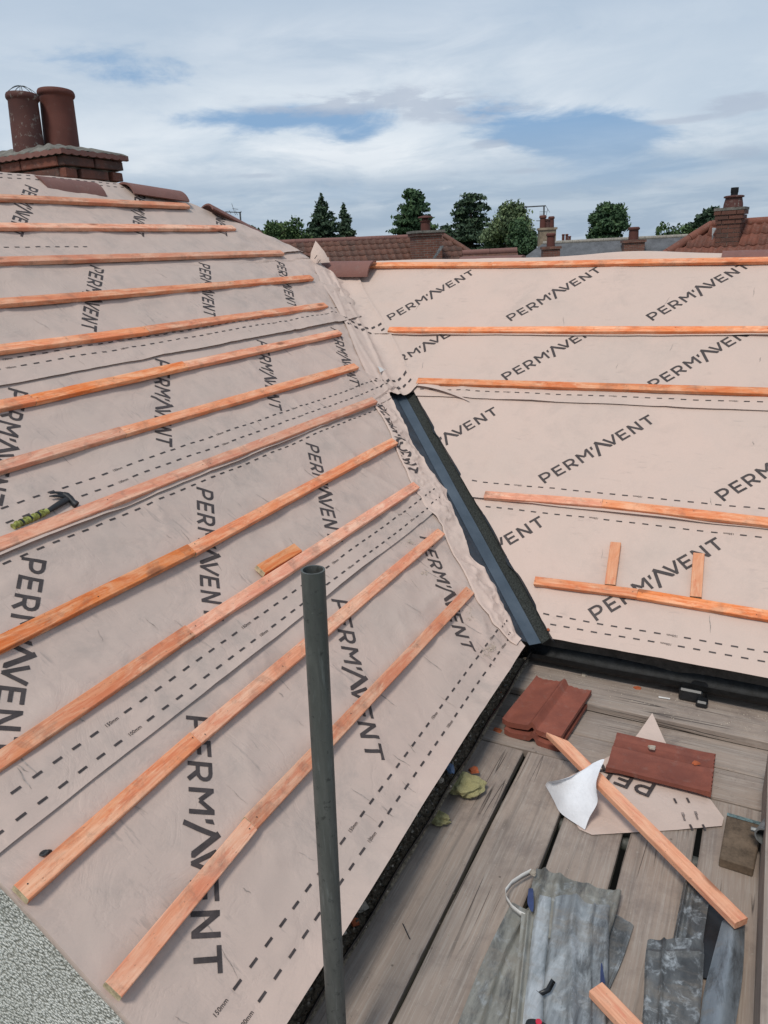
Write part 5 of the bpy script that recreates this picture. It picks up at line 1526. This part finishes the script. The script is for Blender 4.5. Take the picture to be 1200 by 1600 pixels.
deckgrit()

# ---------------------------------------------------------------- neighbouring houses
def ptile_me(w, l, rolls=1):
    n = 8*rolls; V = []; F = []
    for i, (x, dz) in enumerate(((0, .0), (l, .022))):   # x downhill
        for j in range(n+1):
            u = j/n; z = .032*(.5+.5*math.cos(2*math.pi*u*rolls))**1.5+dz; V.append((x, -w/2+w*u, z))
    for j in range(n+1): u = j/n; V.append((l, -w/2+w*u, .032*(.5+.5*math.cos(2*math.pi*u*rolls))**1.5-.004))
    for r in (0, 1):
        for j in range(n): F.append((r*(n+1)+j, (r+1)*(n+1)+j, (r+1)*(n+1)+j+1, r*(n+1)+j+1))
    return mesh('roof_tile', V, F, True)
def tilefield(parent, A, B, pitch, rows, w, l, m, rolls, ncap=None, clipL=0, clipR=0, skip=None):
    """tiles down the slope below ridge line A-B, facing the viewer; clip = sideways run of the hip per metre down the slope"""
    A = Vector(A); B = Vector(B); e = (B-A); Lr = e.length; e.normalize()
    out_ = Vector((e.y, -e.x, 0)).normalized()
    if out_.dot(Vector((-A.x, -A.y, 0))) < 0: out_ = -out_
    down = (out_*math.cos(pitch)-Vector((0, 0, 1))*math.sin(pitch)).normalized()
    me = ptile_me(w, l+.04, rolls); me.materials.append(m)
    nn = e.cross(down); 
    if nn.z < 0: nn = -nn
    base = Matrix((down, nn.cross(down), nn)).transposed().to_4x4()
    cnt = 0
    for r in range(rows):
        x0 = -clipL*(r*l) if clipL < 0 else 0
        lo = -clipL*(r+.5)*l; hi_ = Lr+clipR*(r+.5)*l
        k0 = int(math.ceil(lo/w)); k1 = int(hi_/w)
        for k in range(k0, k1):
            p = A+e*(k+.5)*w+down*(r*l)+nn*.01
            if skip and skip(p): continue
            o = bpy.data.objects.new('roof_tile', me); COL.objects.link(o); o.parent = parent
            o.matrix_parent_inverse = parent.matrix_basis.inverted()
            mm = base.copy(); mm.translation = p+nn*random.uniform(-.004, .004); o.matrix_basis = mm; cnt += 1
    return e, out_, down, nn, cnt
def cyl_line(name, a, b, r, m, parent, n=10, seg=None):
    return link(name, smooth_by_angle(tube_me(name, a, b, r, r, n)), parent, m)
def quad(name, pts, m, parent):
    return link(name, mesh(name, pts, [tuple(range(len(pts)))]), parent, m)
def solid(name, pts, th, m, parent):
    """a slab: polygon given thickness downwards"""
    return prism(name, [np.array(p)+np.array((0, 0, -th)) for p in pts], [np.array(p) for p in pts], m, parent)
def ridge_caps(parent, A, B, r, m, L=.45):
    A = Vector(A); B = Vector(B); n = max(1, int((B-A).length/L))
    for i in range(n):
        a = A.lerp(B, i/n); b = A.lerp(B, (i+.985)/n)
        link('ridge_tile', smooth_by_angle(tube_me('ridge_tile', a, b, r*random.uniform(.97, 1.03), r*1.04, 12)), parent, m)
def walls(parent, pts, z0, z1, m=brickwall):
    prism('wall', [np.array((x, y, z0)) for x, y in pts], [np.array((x, y, z1)) for x, y in pts], m, parent)

def houseA():
    A = far(392, 381, 28.0); B = far(694, 369, 29.5); B[2] = A[2] = (A[2]+B[2])/2
    root = empty('neighbour_house', (A[0], A[1], -5.4), 'brown pantiled house beyond the valley with a brick chimney standing on its roof', 'house')
    pitch = math.radians(35); l = .32
    e, o_, down, nn, c = tilefield(root, A, B, pitch, 6, .26, l, rooft_A, 1, clipL=0, clipR=.55)
    A, B = Vector(A), Vector(B); ev = 6.2
    P = [A-e*.3, B, B+down*ev+e*ev*.62, A-e*.3+down*ev]; solid('roof', [p-nn*.03 for p in P], .08, rooft_A, root)
    bk = Vector((-o_.x*math.cos(pitch), -o_.y*math.cos(pitch), -math.sin(pitch)))
    P = [A-e*.3, B, B+bk*ev+e*ev*.62, A-e*.3+bk*ev]; solid('roof', [p-Vector((0, 0, .05)) for p in P], .08, rooft_A, root)
    P = [B, B+down*ev+e*ev*.62, B+bk*ev+e*ev*.62]; solid('roof', [p-Vector((0, 0, .04)) for p in P], .08, rooft_A, root)
    ridge_caps(root, A-e*.3+Vector((0, 0, .0)), B, .10, ridge_m)
    ridge_caps(root, B, B+down*ev*.6+e*ev*.6*.62, .10, rooft_A)
    zb = (A+down*ev).z
    c1 = A-e*.2+down*(ev-.5); c2 = B+down*(ev-.5)+e*ev*.5; c3 = B+bk*(ev-.5)+e*ev*.5; c4 = A-e*.2+bk*(ev-.5)
    walls(root, [(p.x, p.y) for p in (c1, c2, c3, c4)], -5.4, zb+.2)
    # wing running on to the right at a lower ridge
    C = Vector(far(722, 396, 27)); D = Vector(far(808, 393, 27.3)); D.z = C.z
    e2 = (D-C).normalized(); o2 = Vector((e2.y, -e2.x, 0)); o2 = o2 if o2.dot(Vector((-C.x, -C.y, 0))) > 0 else -o2
    d2 = (o2*math.cos(pitch)-Vector((0, 0, 1))*math.sin(pitch)); b2 = (-o2*math.cos(pitch)-Vector((0, 0, 1))*math.sin(pitch))
    solid('roof', [C, D, D+d2*4, C+d2*4], .1, rooft_A, root); solid('roof', [C, D, D+b2*4, C+b2*4], .1, rooft_A, root)
    ridge_caps(root, C, D, .11, ridge_m, .9)
    walls(root, [(p.x, p.y) for p in (C+d2*3.6, D+d2*3.6, D+b2*3.6, C+b2*3.6)], -5.4, (C+d2*3.6).z-.1)
    # chimney with corbelled head and a capped pot
    ch = Vector(far(666, 400, 27.9)); r = 27.9/FP*1.0
    w = 39*r; axis = math.atan2(e.y, e.x)
    Rz = Matrix.Rotation(axis, 4, 'Z')
    def bx(nm, z0, z1, ww, m, dx=0):
        bm = bmesh.new(); box_bm(bm, (dx, 0, (z0+z1)/2), (ww, ww*.8, z1-z0)); return link(nm, from_bm(nm, bm), root, m, Matrix.Translation(ch) @ Rz)
    zt = (far(665, 362, 27.9)[2])-ch.z
    bx('chimney', -1.2, zt-.10, w, brickwall)
    bx('chimney_head', zt-.14, zt-.05, w*1.14, brickwall); bx('chimney_cap', zt-.049, zt+.03, w*1.22, conc_m)
    ph = far(666, 338, 27.9)[2]-ch.z-zt
    link('chimney_pot', lathe('chimney_pot', [(.17, 0), (.165, ph*.55), (.20, ph*.6), (.20, ph*.66), (.12, ph*.67), (.12, ph*.82), (.26, ph*.84), (.24, ph*.93), (.04, ph)], 20), root, pot_m, Matrix.Translation(ch+Vector((.0, 0, zt+.03))))
    f0 = Vector(far(676, 404, 27.2)); f1 = Vector(far(688, 384, 27.4))
    quad('lead_flashing', [f0, f0+e*.10, f1+e*.14, f1], lead_b, root)
    for (x, n) in ((.25, 1), (.5, 1), (.75, 1)):
        q = c1.lerp(c2, x); box('window', (q.x, q.y, -1.8), (1.2, 1.2, 1.1), glass_m, root, Rz)
houseA()

def houseB():
    d = 16.0
    A = far(1112, 351.5, d); B = far(1330, 343, d-.3); B[2] = A[2]
    root = empty('neighbour_house', (A[0], A[1], -5.4), 'orange red tiled house at the right edge with a tall brick chimney beside its hip', 'house')
    pitch = math.radians(38); l = .31
    A, B = Vector(A), Vector(B)
    e, o_, down, nn, c = tilefield(root, A, B, pitch, 7, .30, l, rooft_B, 2, clipL=.82)
    ev = 5.0; bk = Vector((-o_.x*math.cos(pitch), -o_.y*math.cos(pitch), -math.sin(pitch)))
    P = [A, B, B+down*ev, A+down*ev-e*ev*.82]; solid('roof', [p-nn*.03 for p in P], .08, rooft_B, root)
    P = [A, B, B+bk*ev, A+bk*ev-e*ev*.82]; solid('roof', [p-Vector((0, 0, .05)) for p in P], .08, rooft_B, root)
    P = [A, A+down*ev-e*ev*.82, A+bk*ev-e*ev*.82]; solid('roof', [p-Vector((0, 0, .05)) for p in P], .08, rooft_B, root)
    ridge_caps(root, A, B, .085, rooft_B); ridge_caps(root, A, A+down*ev*.75-e*ev*.75*.82, .085, rooft_B)
    q = [A+down*(ev-.5)-e*ev*.7, B+down*(ev-.5), B+bk*(ev-.5), A+bk*(ev-.5)-e*ev*.7]
    walls(root, [(p.x, p.y) for p in q], -5.4, (A+down*ev).z+.2)
    # chimney of separate bricks
    dd = 15.55; ch = Vector(far(1136, 400, dd)); s = dd/FP; w = 29*s; dp = w*.8; axis = math.atan2(e.y, e.x)
    Rz = Matrix.Rotation(axis, 4, 'Z'); M0 = Matrix.Translation(ch) @ Rz
    zt = Vector(far(1138, 327, dd)).z-ch.z
    chm = empty('chimney', (0, 0, 0)); chm.parent = root; chm.matrix_parent_inverse = root.matrix_basis.inverted()
    def part(nm, me, m, mx):
        if m: me.materials.append(m)
        o = bpy.data.objects.new(nm, me); COL.objects.link(o); o.parent = chm; o.matrix_basis = mx; return o
    bm = bmesh.new(); box_bm(bm, (0, 0, zt/2-.4), (w-.02, dp-.02, zt+.75)); part('mortar_core', from_bm('c', bm), mortar, M0)
    bm = bmesh.new(); box_bm(bm, (0, 0, 0), (1, .1, .065)); bme = from_bm('brick', bm); bme.materials.append(brick_o)
    z = zt-.06; cse = 0
    while z > -.5:
        prj = [.05, .035, .018][cse] if cse < 3 else 0
        ww, dq = w+2*prj, dp+2*prj; n = 2
        cuts = [0, .5, 1] if cse % 2 else [0, .24, .76, 1]
        for i in range(len(cuts)-1):
            a, b = cuts[i]*ww, cuts[i+1]*ww
            o = bpy.data.objects.new('brick', bme); COL.objects.link(o); o.parent = chm
            sgn = 1 if (Rz @ Vector((0, 1, 0))).dot(-ch) > 0 else -1
            o.matrix_basis = M0 @ Matrix.Translation((-ww/2+(a+b)/2, sgn*(dq/2-.045), z)) @ Matrix.Diagonal((b-a-.01, 1, 1, 1))
            for sd in (-1, 1):
                if i > 1: continue
                o = bpy.data.objects.new('brick', bme); COL.objects.link(o); o.parent = chm
                o.matrix_basis = M0 @ Matrix.Translation((sd*(ww/2-.045), -dq/2+dq*(i+.5)/2, z)) @ Matrix.Rotation(math.pi/2, 4, 'Z') @ Matrix.Diagonal((dq/2-.01, 1, 1, 1))
        z -= .075; cse += 1
    bm = bmesh.new(); box_bm(bm, (0, 0, zt), (w+.12, dp+.12, .045)); part('chimney_cap', from_bm('cap', bm), conc_m, M0)
    ph = Vector(far(1138, 308, dd)).z-ch.z-zt
    part('chimney_pot', lathe('chimney_pot', [(.165, 0), (.16, ph*.3), (.138, ph*.8), (.17, ph*.84), (.17, ph*.95), (.14, ph), (.12, ph*.9)], 20), pot_l, M0 @ Matrix.Translation((.02, 0, .02+zt)))
    part('cowl', lathe('cowl', [(.06, 0), (.06, .05), (.065, .06), (.065, .14), (.0, .145)], 16), steel_m, M0 @ Matrix.Translation((.02, 0, .01+zt+ph)))
    # lead soakers up both sides
    for (x0, x1, y0, y1) in ((1111, 1117, 398, 356), (1159, 1165, 398, 354)):
        a = Vector(far(x0, y0, 15.3)); b = Vector(far(x1, y0, 15.3)); c_ = Vector(far(x1+2, y1, 15.85)); d_ = Vector(far(x0+2, y1, 15.85))
        solid('lead_flashing', [a, b, c_, d_], .02, lead_a, root)
houseB()

def chimney_far(px0, px1, pyt, pyb, d, m, label, pots, parent=None, cap=True):
    s = d/FP; base = Vector(far((px0+px1)/2, pyb, d)); top = Vector(far((px0+px1)/2, pyt, d)); w = (px1-px0)*s
    a = math.atan2(base.y, base.x)-math.pi/2+.15
    M0 = Matrix.Translation((base.x, base.y, 0)) @ Matrix.Rotation(a, 4, 'Z')
    root = parent or empty('chimney_stack', (base.x, base.y, -5.4), label, 'chimney')
    bm = bmesh.new(); box_bm(bm, (0, 0, (base.z-2+top.z)/2), (w*.92, w*.8, top.z-base.z+2)); link('stack', from_bm('stack', bm), root, m, M0)
    bm = bmesh.new(); box_bm(bm, (0, 0, top.z-.06), (w*1.04, w*.92, .12)); link('stack_head', from_bm('stack_head', bm), root, m, M0)
    for (qx, pw, ph, pm) in pots:
        r = pw*s/2; h = ph*s
        link('chimney_pot', lathe('chimney_pot', [(r, 0), (r*.92, h*.75), (r*1.15, h*.8), (r*1.15, h*.92), (r*.9, h), (r*.7, h*.9)], 14), root, pm, M0 @ Matrix.Translation((qx*s, 0, top.z)))
    return root, M0, top
def houseC():
    d = 42; s = d/FP
    A = Vector(far(873, 379, d)); B = Vector(far(1008, 375, d)); B.z = A.z
    root = empty('neighbour_house', (A.x, A.y, -5.4), 'grey slate roofed house far behind the right ridge below the round tree', 'house')
    e = (B-A).normalized(); o_ = Vector((e.y, -e.x, 0)); o_ = o_ if o_.dot(-A) > 0 else -o_
    pitch = math.radians(33); dn = o_*math.cos(pitch)-Vector((0, 0, 1))*math.sin(pitch); bk = -o_*math.cos(pitch)-Vector((0, 0, 1))*math.sin(pitch)
    ev = 5
    solid('roof', [A-e*.8, B+e*2, B+e*2+dn*ev, A-e*4.5+dn*ev], .1, slate_m, root); solid('roof', [A-e*.8, B+e*2, B+e*2+bk*ev, A-e*4.5+bk*ev], .1, slate_m, root)
    solid('roof', [A-e*.8, A-e*4.5+dn*ev, A-e*4.5+bk*ev], .1, slate_m, root)
    ridge_caps(root, A-e*.8, B+e*2, .10, mortar, .5)
    q = [A-e*3.8+dn*4.4, B+e*1.8+dn*4.4, B+e*1.8+bk*4.4, A-e*3.8+bk*4.4]; walls(root, [(p.x, p.y) for p in q], -5.4, (A+dn*4.3).z)
    chimney_far(973, 1003, 375, 402, 41, brickwall, None, [(0, 14, 17, pot_m)], root)
houseC()
chimney_far(841, 866, 356, 404, 46, plain('pale_old_brick', (.26, .20, .14), .9, var=.3, scale=3), 'tall pale brick chimney with clustered pots and an aerial behind the right ridge', [(-6, 9, 17, pot_m), (6, 8, 15, pot_m), (1, 8, 12, pot_l)])
chimney_far(847, 873, 385, 406, 36, brickwall, 'low brick chimney with one stout red pot left of the slate roof', [(0, 12, 18, pot_m)])
chimney_far(878, 890, 376, 386, 60, brickwall, 'tiny chimney with three short pots peeping over the slate roof', [(-4, 4, 9, pot_m), (1, 4, 9, pot_m), (5, 4, 6, pot_m)])
# wire guard over the slate house pot is left to its lathe; aerials
def aerial(px, pyb, pyt, d, arms, label, mast=.022):
    base = Vector(far(px, pyb, d)); top = Vector(far(px, pyt, d))
    root = empty('tv_aerial', base, label, 'aerial')
    link('mast', tube_me('mast', base-Vector((0, 0, .6)), top, mast, mast, 8), root, alu_m)
    for (x0, y0, x1, y1, r) in arms:
        link('arm', tube_me('arm', Vector(far(x0, y0, d)), Vector(far(x1, y1, d)), r, r, 6), root, alu_m)
aerial(850, 362, 322, 46, [(819, 323.5, 853, 321.5, .035), (843, 331, 855, 331, .012), (843, 334.5, 850, 334.5, .012), (843, 337, 850, 337, .012), (853, 322, 859, 332, .012), (856, 326, 853, 338, .012), (838, 345, 848, 345, .02)], 'television aerial with a long boom on the tall pale chimney', .045)
aerial(375, 349, 331, 18, [(352, 331, 377, 332, .010), (362, 318, 368, 336, .005), (363, 326, 372, 327, .005), (358, 329, 361, 334, .005), (368, 329, 371, 336, .005), (374, 334, 377, 330, .008)], 'television aerial behind the hip of the left slope', .018)

# ---------------------------------------------------------------- trees
def blobs_crown(name, lobes, n, size, m, parent, seed, surf=.55, droop=0):
    rg = np.random.default_rng(seed); V = []; 
    tot = sum(l[3]*l[4]*l[5] for l in lobes)
    C = []
    for (x, y, z, rx, ry, rz) in lobes:
        k = max(6, int(1.5*n*(rx*ry*rz)/tot))
        d = rg.normal(size=(k, 3)); d /= np.linalg.norm(d, axis=1)[:, None]
        r = surf+(1-surf)*rg.random(k)**.6
        r = r*np.where(rg.random(k) < .12, 1.22, 1.0)
        r = r*(1+.16*np.sin(d[:, 0]*7+seed)*np.cos(d[:, 2]*6+seed))
        C.append(np.array((x, y, z))+d*r[:, None]*np.array((rx, ry, rz)))
    C = np.concatenate(C); k = len(C)
    u = rg.normal(size=(k, 3)); u /= np.linalg.norm(u, axis=1)[:, None]
    w = rg.normal(size=(k, 3)); w -= (w*u).sum(1)[:, None]*u; w /= np.linalg.norm(w, axis=1)[:, None]
    s = size*.86*(.5+.9*rg.random(k))[:, None]
    if droop: u[:, 2] = -abs(u[:, 2])*droop
    Q = np.stack([C-u*s, C+w*s*.55, C+u*s, C-w*s*.55], 1).reshape(-1, 3)
    F = np.arange(4*k).reshape(-1, 4)
    return link(name, mesh(name, Q, F), parent, m)
def limb(name, pts, parent):
    V = []; F = []; n = 8
    for i, (p, r) in enumerate(pts):
        for k in range(n): a = 2*math.pi*k/n; V.append((p[0]+r*math.cos(a), p[1]+r*math.sin(a), p[2]))
    for i in range(len(pts)-1):
        for k in range(n): F.append((i*n+k, i*n+(k+1) % n, (i+1)*n+(k+1) % n, (i+1)*n+k))
    return link(name, mesh(name, V, F, True), parent, bark)
TGp = 'trees beyond the rooftops'
def tree(px, pyt, pyb, wpx, d, style, m, label, seed, n=5000, size=.2, zc=None):
    """crown between sight heights pyt and pyb, wpx wide, at distance d"""
    s = d/FP; top = Vector(far(px, pyt, d)); low = Vector(far(px, pyb, d)); H_ = top.z-low.z; R = wpx*s/2
    base = Vector((low.x, low.y, -5.4)); rg = random.Random(seed)
    root = empty('tree' if style != 'conifer' else 'conifer_tree', base, label, 'tree', TGp)
    lobes = []
    if style == 'round':
        for i in range(30):
            a = rg.uniform(0, 2*math.pi); v = rg.uniform(0.02, 1); rr = R*math.sin(math.pi*min(.97, v*.80+.16))**.7*.74
            q = rg.uniform(.45, 1)
            lobes.append((low.x+math.cos(a)*rr*q, low.y+math.sin(a)*rr*q, low.z+H_*(v*.88+.02), R*rg.uniform(.26, .42), R*rg.uniform(.26, .42), H_*rg.uniform(.11, .18)))
    elif style == 'conifer':
        for i in range(34):
            v = i/33; rr = R*(1-v)**.7*1.25*(.75+.35*math.sin(i*2.1))
            for q in range(3):
                a = rg.uniform(0, 6.28); lobes.append((low.x+math.cos(a)*rr*.55, low.y+math.sin(a)*rr*.55, low.z+H_*v*.97, max(.12, rr*.48), max(.12, rr*.48), H_*.035+.12))
    elif style == 'cedar':
        for i in range(22):
            v = (i+.5)/22; rr = R*(1.1-.66*v)*rg.uniform(.6, 1.05)
            for q in range(3):
                a = rg.uniform(0, 6.28); lobes.append((low.x+math.cos(a)*rr*.62, low.y+math.sin(a)*rr*.62, low.z+H_*v, max(.2, rr*.55), max(.2, rr*.55), H_*.020+.08))
    elif style == 'wide':
        for i in range(70):
            q = rg.uniform(-1, 1); hh = (1-abs(q)**2.2)
            dx = Vector((-low.y, low.x, 0)).normalized()*q*R*.9
            v = rg.uniform(0, 1)*hh
            lobes.append((low.x+dx.x, low.y+dx.y+rg.uniform(-1, 1), low.z+H_*v*.85, R*rg.uniform(.14, .24), R*rg.uniform(.14, .24), H_*rg.uniform(.16, .26)))
    blobs_crown('crown', lobes, n, size, m, root, seed, .35)
    limb('trunk', [(base, R*.12+.12), ((base.x, base.y, low.z), R*.09+.08), ((low.x, low.y, low.z+H_*.5), R*.05+.05), ((low.x, low.y, top.z-H_*.06), .03)], root)
    for i in range(6):
        a = rg.uniform(0, 6.28); z = low.z+H_*rg.uniform(.05, .5)
        limb('limb', [((low.x, low.y, z), .09), ((low.x+math.cos(a)*R*.4, low.y+math.sin(a)*R*.4, z+H_*.12), .06), ((low.x+math.cos(a)*R*.7, low.y+math.sin(a)*R*.7, z+H_*.22), .02)], root)
tree(437, 340, 392, 96, 75, 'wide', leaf_mid, 'low spreading tree left of the twin dark conifers', 11, 6500, .20)
tree(508, 303, 392, 56, 80, 'conifer', leaf_dark, 'taller of the two dark pointed conifers', 12, 6500, .20)
tree(541, 318, 392, 38, 82, 'conifer', leaf_dark, 'shorter and slimmer of the two dark pointed conifers', 13, 4200, .19)
tree(650, 296, 392, 82, 70, 'cedar', leaf_deep, 'loose topped tree just left of the capped chimney', 14, 5600, .22)
tree(736, 304, 396, 86, 74, 'cedar', leaf_dark, 'dark layered cedar between the capped chimney and the pale green tree', 15, 5200, .22)
tree(793, 316, 408, 96, 66, 'round', leaf_pale, 'pale green leafy tree right of the dark cedar', 16, 8500, .17)
tree(812, 343, 412, 58, 62, 'round', leaf_deep, 'darker bush shaped tree in front of the pale green tree', 17, 5000, .16)
tree(947, 318, 386, 74, 85, 'round', leaf_deep, 'round dark broadleaf tree above the slate roof', 18, 7500, .21)
tree(1072, 346, 400, 110, 60, 'wide', leaf_mid, 'green tree behind the hip of the orange red roof', 19, 5200, .16)
tree(1035, 372, 400, 110, 72, 'wide', leaf_mid, 'low green treetops right of the slate roof', 20, 4500, .18)
tree(1108, 325, 356, 52, 48, 'cedar', leaf_dark, 'dark pine branch tops left of the tall right hand chimney', 21, 1300, .14)
tree(697, 352, 400, 26, 66, 'round', leaf_dark, 'small dark tree close behind the capped chimney', 22, 2500, .15)
tree(393, 352, 396, 34, 78, 'round', leaf_mid, 'small tree at the left end of the spreading tree', 23, 2500, .18)
tree(580, 378, 400, 120, 110, 'wide', leaf_mid, 'distant low treetops between the conifers and the loose topped tree', 24, 3000, .25)

print('objects', len(bpy.data.objects), 'tris approx', sum(len(o.data.polygons)*2 for o in bpy.data.objects if o.type == 'MESH'))
